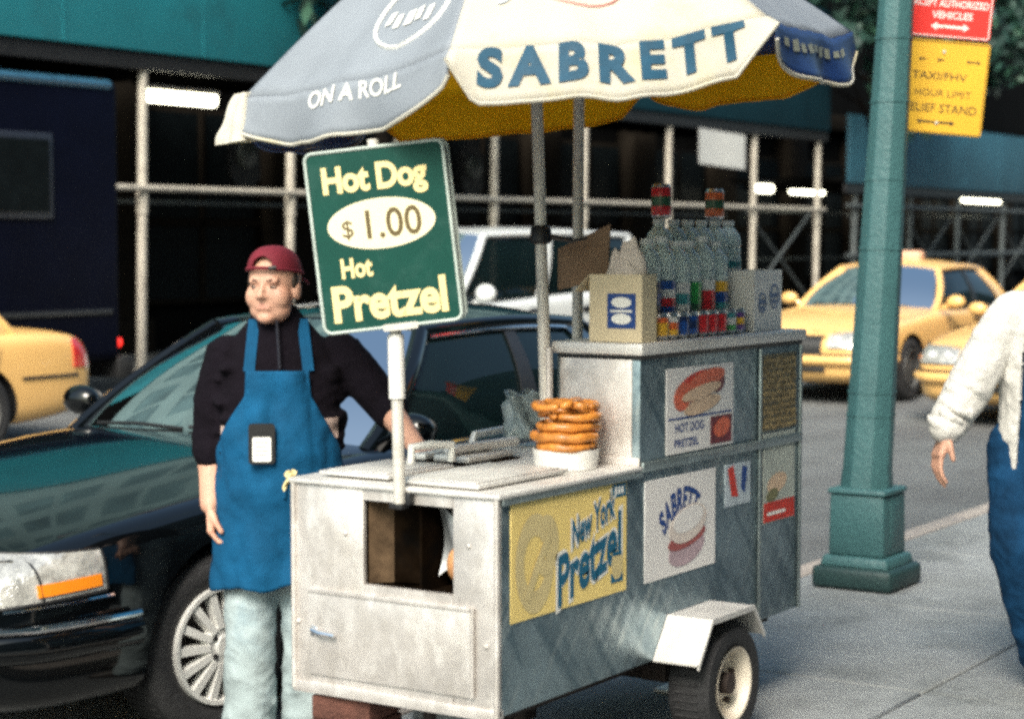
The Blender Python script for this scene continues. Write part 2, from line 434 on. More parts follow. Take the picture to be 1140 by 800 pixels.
def shed(name, label, xs, z0, z1, mt, y=17.2, lean=0., pm=None, x_end=None, braces=(), rails=(2.3,), backs=True, split=None):
    t = thing(name, label, 'scaffold', ((xs[0]+xs[-1])/2, y+1.3, 0))
    xe = x_end or xs[-1]+.3; xm = split or xe
    if split:
        p = MB(); p.box((split+.004, y-.14, z0), (xe, y-.10, z1), bev=.005); p.build('parapet', mat('shed_paint_dark', (.006, .032, .045), .7, var=.2, vscale=.7, spec=.1), t)
    p = MB(); p.box((xs[0]-.6, y-.14, z0), (xm, y-.10, z1), bev=.005)
    n = int((xm-xs[0])/2.44)
    for k in range(n+1): p.box((xs[0]-.55+k*2.44, y-.15, z0+.01), (xs[0]-.535+k*2.44, y-.138, z1-.01))
    p.build('parapet', mt, t)
    p = MB(); p.box((xs[0]-.6, y-.09, z0+.03), (x_end or xs[-1]+.3, y+2.75, z0+.13))
    for k in range(int((xs[-1]-xs[0])/.6)): p.box((xs[0]+k*.6, y-.08, z0-.12), (xs[0]+k*.6+.06, y+2.7, z0+.025))
    p.build('deck', M_dark, t)
    p = MB(); p.box((xs[0]-.6, y-.09, z0-.22), (x_end or xs[-1]+.3, y-.02, z0-.02)); p.build('beam', M_black, t)
    for x in xs:
        p = MB()
        p.tube([(x, y, 0.), (x+lean*z0, y, z0-.02)], [.062, .062], 12)
        p.tube([(x, y, 0.), (x, y, .03)], [.14, .14], 12)
        p.tube([(x+lean*2.0, y, 2.0), (x+lean*2.3, y, 2.28)], [.075, .075], 12)
        o = p.build('post', pm or M_steelpost, t)
        if backs:
            p = MB(); p.tube([(x+1.25, y+2.3, 0.), (x+1.25+lean*z0, y+2.3, z0-.02)], [.05, .05], 10); p.build('post', M_steelpost2, t)
    for zr in rails:
        p = MB(); p.tube([(xs[0]-.5, y-.075, zr), (xs[-1]+.3, y-.075, zr+.02)], .038, 8); p.build('rail', pm or M_steelpost, t)
        p = MB(); p.tube([(xs[0]-.5, y+2.3, zr-.1), (xs[-1]+.3, y+2.3, zr-.1)], .03, 8); p.build('rail', M_steelpost2, t)
    for x0, x1 in braces:
        p = MB(); p.tube([(x0, y+.1, .5), (x1, y+.1, 2.25)], .024, 6); p.build('brace', M_steelpost2, t)
        p = MB(); p.tube([(x0, y+.16, 2.25), (x1, y+.16, .5)], .024, 6); p.build('brace', M_steelpost2, t)
    return t
shed('sidewalk_shed', 'tall sidewalk shed with teal plywood parapet behind the hot dog cart', [12.1, 14.95, 17.82, 20.72, 23.2, 25.8, 28.6, 31.62, 35.2, 38.3], 4.02, 6.6, M_shed, x_end=38.7, split=25.4, lean=.022, backs=False, braces=((35.3, 38.2),), rails=(2.32,))
shed('sidewalk_shed', 'lower sidewalk shed with blue plywood parapet behind the lamp post', [40.3, 43.6, 46.8, 50.2, 53.6, 57.], 2.95, 4.45, M_shed2, pm=M_steelpost2, lean=.03, backs=False, braces=((40.4, 43.5), (43.7, 46.7), (46.9, 50.1), (50.3, 53.5)), rails=(2.45, 1.35))

def tube_lamp(x0, x1, y, z, label, group='fluorescent lamps under the sheds'):
    t = thing('fluorescent_lamp', label, 'lamp', ((x0+x1)/2, y, z), group=group)
    q = MB(); q.box((x0, y-.07, z+.06), (x1, y+.07, z+.13), bev=.01); q.build('housing', M_white, t)
    q = MB(); q.tube([(x0+.03, y, z+.055), (x0+.06, y, z-.02), (x1-.06, y, z-.02), (x1-.03, y, z+.055)], [.04, .075, .075, .04], 12); q.build('tube', M_lamp, t)
tube_lamp(19.0, 20.5, 18.3, 3.62, 'long lit fluorescent lamp under the teal shed, above the dark truck')
tube_lamp(38.9, 39.9, 19.0, 2.85, 'short lit fluorescent lamp beside the white paper notice, behind the drinks')
tube_lamp(40.9, 42.7, 19.0, 2.85, 'lit fluorescent lamp right of the umbrella, second behind the drinks')
tube_lamp(46.2, 47.2, 19.0, 2.85, 'lit fluorescent lamp partly behind the green lamp post')
tube_lamp(52.2, 55.6, 19.0, 2.85, 'long lit fluorescent lamp right of the green lamp post under the blue shed')
tube_lamp(58.2, 60.2, 19.0, 2.85, 'lit fluorescent lamp at the far right edge of the photo')
t = thing('paper_notice', 'white paper notice hung under the shed deck beneath the umbrella', 'notice', (33.5, 17.05, 3.2))
q = MB(); q.grid(lambda u, v: (lerp(32.65, 34.55, u), 17.06+.02*math.sin(u*5), lerp(3.13, 3.80, v)-.06*u), 6, 4); q.build('sheet', mat('notice_paper', (.52, .52, .50), .8, var=.08), t, solid=.006)

# trees: trunk, limbs, leaf clumps
def tree(x, y, h, r, label, seed, z0=3.6, sq=.8, n=2600, leafs=.17):
    rnd = random.Random(seed)
    t = thing('street_tree', label, 'tree', (x, y, 0), group='street trees across the avenue')
    q = MB(); pts = [(x, y, 0), (x+.05, y, 1.5), (x-.04, y+.05, 3.2), (x+.1, y, h*.6)]
    q.tube(pts, [.17, .13, .11, .06], 10)
    tips = []
    for k in range(9):
        a = k*2.4+rnd.random(); zz = lerp(2.9, h*.62, k/8)
        e = V((x+math.cos(a)*r*.7, y+math.sin(a)*r*.7, zz+rnd.uniform(.7, 1.9)))
        q.tube([(x, y, zz), ((x+e.x)/2, (y+e.y)/2, (zz+e.z)/2+.25), e], [.06, .04, .015], 6); tips.append(e)
    q.build('trunk', mat('bark', (.006, .005, .0045), .9, spec=.03, var=.3, vscale=12, bump=.6, bscale=30), t)
    q = MB(); cl = []
    for k in range(34):
        d = V((rnd.gauss(0, 1), rnd.gauss(0, 1), rnd.gauss(0, 1))).normalized()*rnd.random()**.4
        c = V((x+d.x*r, y+d.y*r, lerp(z0, h, .5)+d.z*(h-z0)/2)); cl.append((c, rnd.uniform(.35, .85)))
    for k in range(n):
        c, s = cl[rnd.randrange(len(cl))]
        p = c+V((rnd.gauss(0, 1), rnd.gauss(0, 1), rnd.gauss(0, sq)))*s*.45
        a = V((rnd.gauss(0, 1), rnd.gauss(0, 1), rnd.gauss(0, .6))).normalized(); bb = a.orthogonal().normalized(); bb.rotate(Matrix.Rotation(rnd.random()*6, 3, a))
        l = leafs*rnd.uniform(.6, 1.3); w_ = l*.45
        cc = a.cross(bb)
        vs = [q.bm.verts.new(p+bb*l), q.bm.verts.new(p+cc*w_), q.bm.verts.new(p-bb*l), q.bm.verts.new(p-cc*w_)]
        f = q.bm.faces.new(vs); f.material_index = rnd.choice((0, 0, 1, 2))
    q.build('crown', [mat('leaf_mid', (.011, .048, .036), .6, var=.2), mat('leaf_dark', (.006, .026, .022), .6, var=.2), mat('leaf_light', (.022, .075, .045), .55, var=.2)], t, smooth=False, norm=False)
    return t
tree(22.0, 16.45, 8.2, 1.75, 'leafy street tree against the teal parapet, left of the umbrella', 3, z0=4.05)
tree(40.15, 16.4, 9., 3.3, 'dark leafy street tree behind the lamp post and the tip of the umbrella', 5, z0=4.35, n=7500, leafs=.19)
tree(55.5, 16.4, 9.4, 3.4, 'dark street tree at the far right, its leaves showing beside the red and yellow signs', 9, z0=4.9, n=5200, leafs=.19)
# unseen building behind the camera, added to darken and tint reflections in car and steel
b = thing('reflection_building', 'unseen dark teal building behind the photographer, added for its reflections', 'building', (20, -6, 0))
q = MB(); q.box((-12, -16, -.1), (75, -5.35, 16)); q.build('wall', mat('near_facade', (.10, .15, .16), .8, var=.2, vscale=.6), b)
for fl in range(4):
    q = MB()
    for k in range(21): q.box((-10+k*4., -5.40, 1.0+fl*3.9), (-7.4+k*4., -5.33, 3.4+fl*3.9))
    o = q.build('window', mat('near_window', (.03, .06, .06), .3, var=.4), b); o['kind'] = 'stuff'
# ------------------------------------------------------------------ cars (u: front to rear, v: across, w: up from the road)
M_tail = mat('tail_lens', (.55, .02, .02), .2, var=.1, coat=.6)
M_amber = mat('amber_lens', (.75, .22, .01), .25, var=.1, coat=.5)
M_lens = mat('lamp_lens', (.50, .49, .46), .12, .45, var=.5, vscale=16, coat=.8, bump=.5, bscale=26)
M_alloy = mat('alloy_wheel', (.72, .72, .70), .35, .35, var=.12)
M_seat = mat('seat_leather', (.05, .048, .045), .6)
M_seatl = mat('seat_tan', (.16, .14, .12), .6)
SEDAN = dict(
    L=5.42, st=[  # u, half width, bottom, shoulder, centre
        (0., .66, .34, .60, .63), (.05, .80, .27, .655, .70), (.16, .885, .22, .715, .765), (.36, .935, .20, .775, .835), (.7, .962, .2, .825, .90), (1.08, .972, .2, .862, .945),
        (1.6, .975, .2, .905, .99), (2.0, .975, .2, .93, 1.0), (2.3, .975, .2, .94, .95), (4.3, .975, .2, .95, .97), (4.62, .97, .2, .955, 1.02), (5.0, .95, .23, .945, 1.0),
        (5.28, .91, .28, .91, .96), (5.39, .85, .33, .80, .86), (5.42, .74, .38, .70, .73)],
    ax=(1.08, 4.07), r=.335, aw=.24,
    A=((2.08, .83, .945), (2.80, .60, 1.385)), C=((4.55, .83, .955), (4.12, .60, 1.375)), cowl=1.93, rearbase=4.72, crown=.085, bow=.10,
    bpil=3.22, doors=((2.2, 3.24), (3.26, 4.28)))
SUVD = dict(
    L=5.2, st=[(0., .72, .42, .74, .78), (.06, .86, .36, .84, .88), (.2, .93, .30, .90, .95), (.5, .97, .28, .95, 1.02), (1.0, .985, .28, .98, 1.05), (1.45, .99, .28, 1.0, 1.08), (1.7, .99, .28, 1.02, 1.06),
        (4.6, .99, .3, 1.14, 1.14), (5.0, .98, .34, 1.14, 1.14), (5.15, .95, .38, 1.09, 1.11), (5.2, .88, .45, 1.0, 1.05)],
    ax=(.98, 4.0), r=.37, aw=.25,
    A=((1.55, .86, 1.02), (2.25, .72, 1.79)), C=((5.12, .87, 1.14), (4.95, .73, 1.79)), cowl=1.4, rearbase=5.17, crown=.07, bow=.06,
    bpil=2.95, doors=((1.75, 2.95), (2.98, 3.95)))

def car(name, label, cat, P, x, y, z, paint, roofpaint=None, trim=None, seat=None, group=None, taxi=False, spokes=14, glass=None, wglass=None, rear_lights=True, grille=True):
    """front at x, travelling towards -X; y = near (driver) side"""
    t = thing(name, label, cat, (x+P['L']/2, y+.975, z), group=group)
    c = y+.975
    W = lambda u, v, w_: V((x+u, c+v, z+w_))
    trim = trim or M_chrome
    # lower body
    mb = MB(); rings = []
    for u, hw, zb, zs, zc in P['st']:
        k = hw
        half = [(0, zb), (.5*k, zb), (.86*k, zb+.005), (k-.025, zb+.06), (k-.004, zb+.2), (k, (zb+zs)/2+.06), (k-.010, zs-.10), (k-.035, zs-.03), (k-.085, zs+.008), (k-.17, zs+.022), (.6*k, lerp(zs+.022, zc, .72)), (.3*k, zc-.006), (0, zc)]
        ring = [W(u, -a, b_) for a, b_ in half]+[W(u, a, b_) for a, b_ in reversed(half[1:-1])]
        rings.append(ring)
    mb.rings(rings)
    body = mb.build('body', [paint, M_black], t, sub=2)
    # wheel arches cut out of the solid
    cut = MB()
    for u in P['ax']:
        for s in (-1, 1):
            cut.cyl(W(u, s*1.3, P['r']), W(u, s*.62, P['r']), P['r']+.055, n=40)
    co = cut.build('cutter', M_black, t)
    md = body.modifiers.new('b', 'BOOLEAN'); md.object = co; md.operation = 'DIFFERENCE'; md.solver = 'EXACT'
    bake(body)
    bpy.data.objects.remove(co)
    body.data.materials.clear(); body.data.materials.append(paint); body.data.materials.append(M_black)
    for p in body.data.polygons:
        cc = p.center+t.location
        u = cc.x-x; v = abs(cc.y-c); ww = cc.z-z
        p.material_index = 0
        for au in P['ax']:
            d = math.hypot(u-au, ww-P['r'])
            if d < P['r']+.062 and v < .955 and ww < .9 and abs(d-P['r']-.055) < .012: p.material_index = 1
            if d < P['r']+.05 and abs(v-.62) < .02: p.material_index = 1
        if ww < .21: p.material_index = 1
    shade(body, 30)
    bv = BVHTree.FromPolygons([v.co+t.location for v in body.data.vertices], [tuple(p.vertices) for p in body.data.polygons])
    def side(u, w_, s=-1, off=.003):
        h = bv.ray_cast(W(u, s*2., w_), V((0, -s, 0)))
        return (h[0]+V((0, s*off, 0))) if h[0] is not None else W(u, s*.97, w_)
    def top(u, v, off=.003):
        h = bv.ray_cast(W(u, v, 3.), V((0, 0, -1)))
        return (h[0]+V((0, 0, off))) if h[0] is not None else W(u, v, .9)
    def front(v, w_, off=.004):
        h = bv.ray_cast(W(-2, v, w_), V((1, 0, 0)))
        return (h[0]-V((off, 0, 0))) if h[0] is not None else W(0, v, w_)
    # seams
    for s in (-1, 1):
        mb = MB()
        for d0, d1 in P['doors']:
            b0 = P['st'][7][2]+.1
            zt = ipol([(q[0], q[3]) for q in P['st']], d0)-.03
            for uu in (d0, d1): mb.tube([side(uu+.02*math.sin(k), lerp(b0, zt, k/8), s, -.001) for k in range(9)], .0045, 5)
            mb.tube([side(lerp(d0, d1, k/8), b0, s, -.001) for k in range(9)], .0045, 5)
        hp = [(.42, .80), (.8, .855), (1.2, .868), (1.7, .872), (P['cowl']+.02, .86)] if P is SEDAN else [(.3, .80), (.8, .86), (1.2, .87), (1.5, .86)]
        mb.tube([top(u, s*v, -.001) for u, v in hp], .005, 5)
        mb.build('seam', M_black, body)
    # waist moulding and sill strip
    for s in (-1, 1):
        mb = MB()
        wz = .60 if P is SEDAN else .72
        for u0, u1 in ((P['ax'][0]+P['r']+.10, P['ax'][1]-P['r']-.10), (P['ax'][1]+P['r']+.10, P['L']-.25)):
            mb.tube([side(lerp(u0, u1, k/10), wz, s, .002) for k in range(11)], .014, 6)
        mb.build('side_moulding', paint if P is SEDAN and not taxi else M_black, t)
    # greenhouse
    (A0, A1), (C0, C1) = P['A'], P['C']
    def roofz(v, uu):
        e = abs(v)/A1[1]
        ends = 1-((uu-.5)*2)**4*.35
        return P['crown']*(1-e**2.4)*ends
    rm = MB()
    def roof(i, j):
        uu = i; vv = (j-.5)*2
        bow = .09*(1-vv*vv)
        u = lerp(A1[0]-bow, C1[0]+bow*.8, uu)
        v = vv*(lerp(A1[1], C1[1], uu)+.03*math.sin(math.pi*uu))
        w_ = lerp(A1[2], C1[2], uu)+.03*math.sin(math.pi*uu)+roofz(vv*A1[1], uu)
        return W(u, v, w_)
    rm.grid(roof, 17, 17)
    def skin(p, q, wd, up, th=.03):  # pillar strip
        p = V(p); q = V(q); d = (q-p).normalized()
        o = d.cross(V(up)).normalized()*wd/2; n = d.cross(o).normalized()*th/2
        rm.rings([[p+o+n, p-o+n, p-o-n, p+o-n], [q+o+n, q-o+n, q-o-n, q+o-n]])
    def sidept(f, g, s):     # f along 0..1, g up 0..1
        top_u = lerp(A1[0]-.02, C1[0]+.02, f); bot_u = lerp(A0[0]+.0, C0[0], f)
        bulge = .035*math.sin(math.pi*g)
        hv = lerp(lerp(A0[1], .89, min(1, f*6)*min(1, (1-f)*6)), A1[1]+.03*math.sin(math.pi*f), g**1.15)+bulge
        zt = lerp(A1[2], C1[2], f)+.03*math.sin(math.pi*f)
        return W(lerp(bot_u, top_u, g), s*hv, lerp(lerp(A0[2], C0[2], f)-.02, zt, g))
    for s in (-1, 1):
        # A pillar, roof rail, C pillar as swept strips following the side surface
        rm.tube([sidept(0, k/8, s) for k in range(9)], .034, 8)
        rm.tube([sidept(k/16, 1., s) for k in range(17)], .033, 8)
        cw = .17 if P is SEDAN else .05
        rm.grid(lambda a, g: sidept(lerp(1-cw, 1.0, a), g, s)+V((0, s*.012, 0)), 5, 9)
        rm.tube([sidept(1, k/8, s) for k in range(9)], .03, 8)
        if P is SUVD:
            for f in (.40, .72): rm.grid(lambda a, g: sidept(f+lerp(-.02, .02, a), g, s)+V((0, s*.010, 0)), 3, 9)
    rf = rm.build('roof', roofpaint or paint, t, solid=.012, ang=45)
    # dark B pillar, window frame line in chrome
    for s in (-1, 1):
        if P is SEDAN:
            q = MB(); fb = (P['bpil']-A0[0])/(C0[0]-A0[0])
            q.grid(lambda a, g: sidept(fb+lerp(-.03, .03, a), g, s)+V((0, s*.010, 0)), 3, 9); q.build('door_pillar', M_black, rf, solid=.006)
        q = MB()
        q.tube([sidept(k/24*(1-(.17 if P is SEDAN else .05)), .955-.0*k, s)+V((0, s*.022, 0)) for k in range(1, 25)], .009, 6)
        q.tube([sidept(k/24*.86, .02, s)+V((0, s*.020, 0)) for k in range(1, 25)], .009, 6)
        q.build('window_trim', trim, rf)
        q = MB()
        fe = 1-(.17 if P is SEDAN else .06)
        q.grid(lambda a, g: sidept(lerp(.012, fe+.01, a), lerp(.0, .985, g), s), 20, 8); q.build('side_window', glass or M_glass, t, norm=False)
    def wsh(i, g, front_=True):
        vv = (i-.5)*2
        if front_:
            b0 = W(lerp(P['cowl'], A0[0], abs(vv)**2), vv*A0[1], lerp(A0[2]+.035, A0[2], abs(vv)**2)-.02)
            t0 = roof(0, i)
        else:
            b0 = W(lerp(P['rearbase'], C0[0], abs(vv)**2), vv*C0[1], lerp(C0[2]+.04, C0[2], abs(vv)**2)-.02)
            t0 = roof(1, i)
        p = b0.lerp(t0, g); p += V((-1 if front_ else 1, 0, .6))*.035*math.sin(math.pi*g)
        return p
    q = MB(); q.grid(lambda a, g: wsh(a, g), 17, 8); ws = q.build('windscreen', wglass or M_glass2, t, norm=False)
    q = MB(); q.tube([wsh(k/16, .0)+V((-.008, 0, .012)) for k in range(17)], .012, 6)
    for a0, a1 in ((.16, .50), (.52, .88)):
        q.tube([wsh(a0, .03)+V((-.02, 0, .02)), wsh((a0+a1)/2, .05)+V((-.02, 0, .02)), wsh(a1, .045)+V((-.02, 0, .02))], .009, 6)
    q.build('wiper', M_black, t)
    q = MB(); q.grid(lambda a, g: wsh(a, g, False), 17, 8); q.build('rear_window', glass or M_glass, t, norm=False)
    # cabin
    sm = seat or M_seat
    for u, hgt in ((A0[0]+.95, 0), (A0[0]+1.85, 0)):
        q = MB()
        for v in (-.38, .38):
            q = MB()
            q.box(W(u, v-.24, A0[2]-.12), W(u+.16, v+.24, A0[2]+.13+hgt), bev=.05); q.box(W(u+.03, v-.12, A0[2]+.16), W(u+.12, v+.12, A0[2]+.31), bev=.04)
            q.build('seat', sm, t)
    q = MB(); q.tube([W(A0[0]+.48+.06*math.sin(k*.524)*.3, -.38+.19*math.cos(k*.524), A0[2]+.0+.17*math.sin(k*.524)) for k in range(13)], .014, 6); q.build('steering_wheel', M_black, t)
    q = MB(); q.box(W(A0[0]+.05, -.8, A0[2]-.03), W(A0[0]+.45, .8, A0[2]+.015), bev=.03); q.build('dashboard', M_black, t)
    q = MB(); q.box(wsh(.5, .86)+V((.10, -.10, -.05)), wsh(.5, .86)+V((.125, .10, .01)), bev=.01); q.build('inner_mirror', M_black, t)
    # wheels
    for u in P['ax']:
        for s in (-1, 1):
            wheel(t, W(u, s*.965, P['r']), s, P['r'], P['aw'], spokes if not taxi else 0, M_alloy if not taxi else mat('steel_wheel', (.10, .10, .10), .5, .4))
    # lamps
    if P is SEDAN:
        for s in (-1, 1):
            q = MB()
            def hl(a, g):
                # from the front face round the corner to the side
                if a < .5:
                    v = lerp(.44, .86, a/.5); p = front(s*v, lerp(.60, .735, g)); return p
                u = lerp(.17, .50, (a-.5)/.5); wz = lerp(.61+.03*(a-.5), .755, g); return side(u, wz, s, .006)
            q.grid(hl, 15, 7); h = q.build('headlight', M_lens, t, solid=.012)
            q = MB()
            q.grid(lambda a, g: side(lerp(.235, .475, a), lerp(.628, .668, g)+.012*a, s, .016), 8, 3); q.build('indicator', M_amber, h, solid=.006)
            # bowls behind the lens, the line between the two lamps, the dark gasket
            for a_, rr_ in ((.13, .046), (.33, .046)):
                q = MB(); ctr_ = hl(a_, .52); q.lathe([(rr_, -.004), (rr_*.8, -.006), (rr_*.45, -.010), (.012, -.013), (.001, -.016)], ctr_+V((-.010, 0, 0)), (1, 0, 0), 20); q.build('reflector', M_alloy, h)
            q = MB(); q.tube([hl(.62, g_/6)+V((0, s*.010, 0)) for g_ in range(7)], .004, 5); q.tube([hl(a_/14, -.03)+V((-.004, s*.004, 0)) for a_ in range(15)], .006, 5); q.tube([hl(a_/14, 1.03)+V((-.004, s*.004, 0)) for a_ in range(15)], .006, 5); q.tube([hl(1.0, g_/6)+V((0, s*.006, 0)) for g_ in range(7)], .006, 5); q.build('gasket', M_black, h)
            if not taxi:
                q = MB(); q.tube([side(lerp(.13, .53, k/8), (.59+.01*k/8), s, .004) for k in range(9)], .007, 6); q.build('lamp_trim', trim, h)
        if grille:
            q = MB()
            q.grid(lambda a, g: front(lerp(-.38, .38, a), lerp(.52, .70, g), .012), 9, 5); g_ = q.build('grille', M_black, t, solid=.012)
            q = MB()
            for k in range(15):
                v = lerp(-.36, .36, k/14); q.tube([front(v, lerp(.52, .70, m/4), .02) for m in range(5)], .007, 5)
            q.tube([front(lerp(-.40, .40, k/10), .715, .02) for k in range(11)], .015, 6); q.tube([front(lerp(-.40, .40, k/10), .51, .02) for k in range(11)], .012, 6)
            q.build('grille_bars', trim, g_)
        # bumper
        q = MB(); path = []
        for k in range(-8, 9):
            v = k/8*.80; path.append(front(v, .47, .025))
        for s in (-1,): path = [side(lerp(.62, .20, k/6), .47, -1, .010) for k in range(7)]+path+[side(lerp(.20, .62, k/6), .47, 1, .010) for k in range(7)]
        rings = []
        for p in path: rings.append(p)
        q.tube(rings, .055, 10); bp = q.build('bumper', paint, t)
        q = MB(); q.tube([p+V((-.022, 0, .060)) if 6 < i < len(path)-7 else p+V((0, (-.022 if i < 7 else .022), .060)) for i, p in enumerate(path)], .014, 8); q.build('bumper_trim', trim if not taxi else M_black, bp)
        if taxi:
            q = MB(); q.box(W(-.012, -.42, .34), W(.06, .42, .40), bev=.01); q.build('air_intake', M_black, bp)
        # number plate left blank: not readable
        for s in (-1, 1):
            q = MB()
            def tl(a, g):
                if a < .5: return side(lerp(5.12, 5.30, a/.5), lerp(.66, .90, g), s, .006)
                h = bv.ray_cast(W(8, s*lerp(.88, .52, (a-.5)/.5), lerp(.66, .90, g)), V((-1, 0, 0)))
                return h[0]+V((.006, 0, 0)) if h[0] is not None else W(5.4, s*.8, .7)
            q.grid(tl, 11, 6); q.build('tail_light', M_tail, t, solid=.01)
        q = MB(); q.tube([V((x+P['L']+.01-.25*abs(k/6)**4, c+k/6*.86, z+.52)) for k in range(-6, 7)], .07, 10); q.build('rear_bumper', paint if not taxi else mat('bumper_black', (.02, .02, .022), .5), t)
    else:
        for s in (-1, 1):
            q = MB(); q.grid(lambda a, g: front(s*lerp(.5, .85, a), lerp(.72, .86, g)), 7, 4); q.build('headlight', M_lens, t, solid=.01)
            q = MB(); q.box(W(5.16, s*.86-.07, .9), W(5.21, s*.86+.07, 1.2), bev=.02); q.build('tail_light', M_tail, t)
    # mirrors and handles
    for s in (-1, 1):
        q = MB(); m0 = W(A0[0]+((.34 if s > 0 else -.02) if P is SEDAN else .28), s*.93, A0[2]+.02)
        q.tube([m0, m0+V((-.02, s*.10, .045))], [.03, .025], 8)
        big = 1. if P is SEDAN else 1.45
        q.ell(m0+V((-.03, s*.17, .075*big)), (.065, .105*big**.5, .072*big)); mo = q.build('wing_mirror', (roofpaint or paint) if P is SEDAN else paint, t)
        q = MB(); q.ell(m0+V((.028, s*.17, .075*big)), (.012, .085, .056*big)); q.build('mirror_glass', M_black, mo)
        for d0, d1 in P['doors']:
            q = MB(); hz = A0[2]-.11
            if P is SEDAN: q.tube([side(d1-.26, hz, s, .012), side(d1-.16, hz+.004, s, .03), side(d1-.06, hz, s, .012)], .014, 8)
            else: q.ell(side(d1-.16, hz, s, .0), (.12, .02, .05))
            q.build('door_handle', trim if not taxi and P is SEDAN else M_black, t)
    return t, W, side, top

def wheel(t, c, s, r, w_, spokes, rimmat):
    """c: centre of the outer face; s: -1 near side, +1 far side"""
    ax = V((0, s, 0)); rr = r*.665
    q = MB()
    q.lathe([(rr*.98, -w_), (r-.03, -w_), (r-.006, -w_+.03), (r, -w_+.06), (r, -.05), (r-.006, -.02), (r-.03, .0), (rr+.035, .004), (rr*1.0, -.012), (rr*.98, -.05)], c, ax, 48)
    for k in range(60):       # tread blocks
        a = 2*math.pi*k/60; u = V((math.cos(a), 0, math.sin(a)))
        q.tube([c+u*(r-.001)+ax*(-.045), c+u*(r-.001)+ax*(-w_+.055)], .006, 4)
    ty = q.build('wheel', M_rubber, t)
    q = MB()
    q.lathe([(rr*.99, -.11), (rr*.985, -.02), (rr*.965, .004), (rr*.90, .004), (rr*.86, -.022), (rr*.84, -.09)], c, ax, 48)
    if spokes:
        for k in range(spokes):
            a = 2*math.pi*k/spokes; u = V((math.cos(a), 0, math.sin(a))); n = V((-math.sin(a), 0, math.cos(a)))
            p0 = c+u*rr*.30+ax*.002; p1 = c+u*rr*.90-ax*.012
            for wd0, wd1 in ((.012, .0155),):
                q.rings([[p0+n*wd0+ax*.010, p0-n*wd0+ax*.010, p0-n*wd0*1.2-ax*.03, p0+n*wd0*1.2-ax*.03], [p1+n*wd1+ax*.008, p1-n*wd1+ax*.008, p1-n*wd1*1.2-ax*.03, p1+n*wd1*1.2-ax*.03]])
        q.lathe([(.001, .016), (rr*.16, .014), (rr*.20, .006), (rr*.34, .006), (rr*.37, -.03)], c, ax, 32)
        for k in range(5):
            a = 2*math.pi*k/5; q.cyl(c+V((math.cos(a), 0, math.sin(a)))*rr*.25+ax*.004, c+V((math.cos(a), 0, math.sin(a)))*rr*.25+ax*.014, .010, n=8, mi=1)
    else:
        q.lathe([(.001, -.01), (rr*.25, -.012), (rr*.45, -.03), (rr*.7, -.022), (rr*.86, -.045)], c, ax, 36)
        for k in range(12):
            a = 2*math.pi*k/12; q.cyl(c+V((math.cos(a), 0, math.sin(a)))*rr*.68-ax*.03, c+V((math.cos(a), 0, math.sin(a)))*rr*.68-ax*.018, .022, n=10, mi=1)
    q.build('rim', [rimmat, M_black], ty)
    q = MB(); q.lathe([(rr*.80, -.085), (.02, -.075)], c, ax, 32); q.cyl(c-ax*.10, c-ax*.2, .1, n=16); q.build('brake_disc', mat('brake_iron', (.06, .055, .05), .6, .5), ty)
    return ty

M_blackpaint = mat('black_car_paint', (.0015, .002, .0026), .10, 0, var=0, coat=.65, spec=.2)
M_yellow = mat('taxi_yellow', (.78, .46, .16), .32, var=.06, vscale=1.5, coat=.4)
M_silver = mat('white_car_paint', (.60, .62, .62), .3, var=.03, coat=.5)
RZ = -.15
sedan, *_ = car('sedan', 'shiny black sedan parked at the kerb behind the vendor and the cart', 'car', SEDAN, 4.15, 4.63, RZ+.02, M_blackpaint, seat=M_seat)
for o in sedan.children:      # front wheels steered a little towards the kerb
    if o.name.startswith('wheel'):
        bb = [V(c_) for c_ in o.bound_box]; ctr = sum(bb, V())/8
        if ctr.x < -1.0:
            m_ = Matrix.Translation(ctr) @ Matrix.Rotation(R(-9), 4, 'Z') @ Matrix.Translation(-ctr)
            o.data.transform(m_)
            for c_ in o.children: c_.data.transform(m_)
suv, *_ = car('minivan', 'tall white minivan passing behind the black sedan, its white mirror beside the price sign', 'van', SUVD, 15.6, 11.95, RZ+.085, M_silver, trim=M_black)
suv.scale.x = 1.2; suv.location.x = 15.45+5.2*1.2/2
taxi, W_, side_, top_ = car('taxi', 'whole yellow taxi with dark door lettering and a roof light, behind the green lamp post', 'taxi', SEDAN, 18.75, 7.75, RZ+.095, M_yellow, trim=M_black, seat=M_seatl, group='yellow taxis', taxi=True)
q = MB(); q.box(W_(3.35, -.16, 1.46), W_(3.52, .16, 1.60), bev=.035); q.build('roof_light', mat('roof_light_lens', (.62, .36, .24), .5, var=.1), taxi)
q = MB()
blurred_marks(q, lambda a, d: side_(2.75+a*.72, .72+d*.12, -1, .004), 8, 2)
q.build('door_lettering', mat('taxi_lettering', (.05, .04, .02), .6), taxi)
t2 = dup(taxi); t2['label'] = 'yellow taxi nose half hidden by the pedestrian in the white jacket'
t2.location = taxi.location+V((17.55-18.75, 5.0-7.75, -.045))
t3 = dup(taxi); t3['label'] = 'yellow taxi at the left edge, only its rear with a red tail light showing'
t3.location = taxi.location+V((6.55-18.75, 12.0-7.75, -.01))

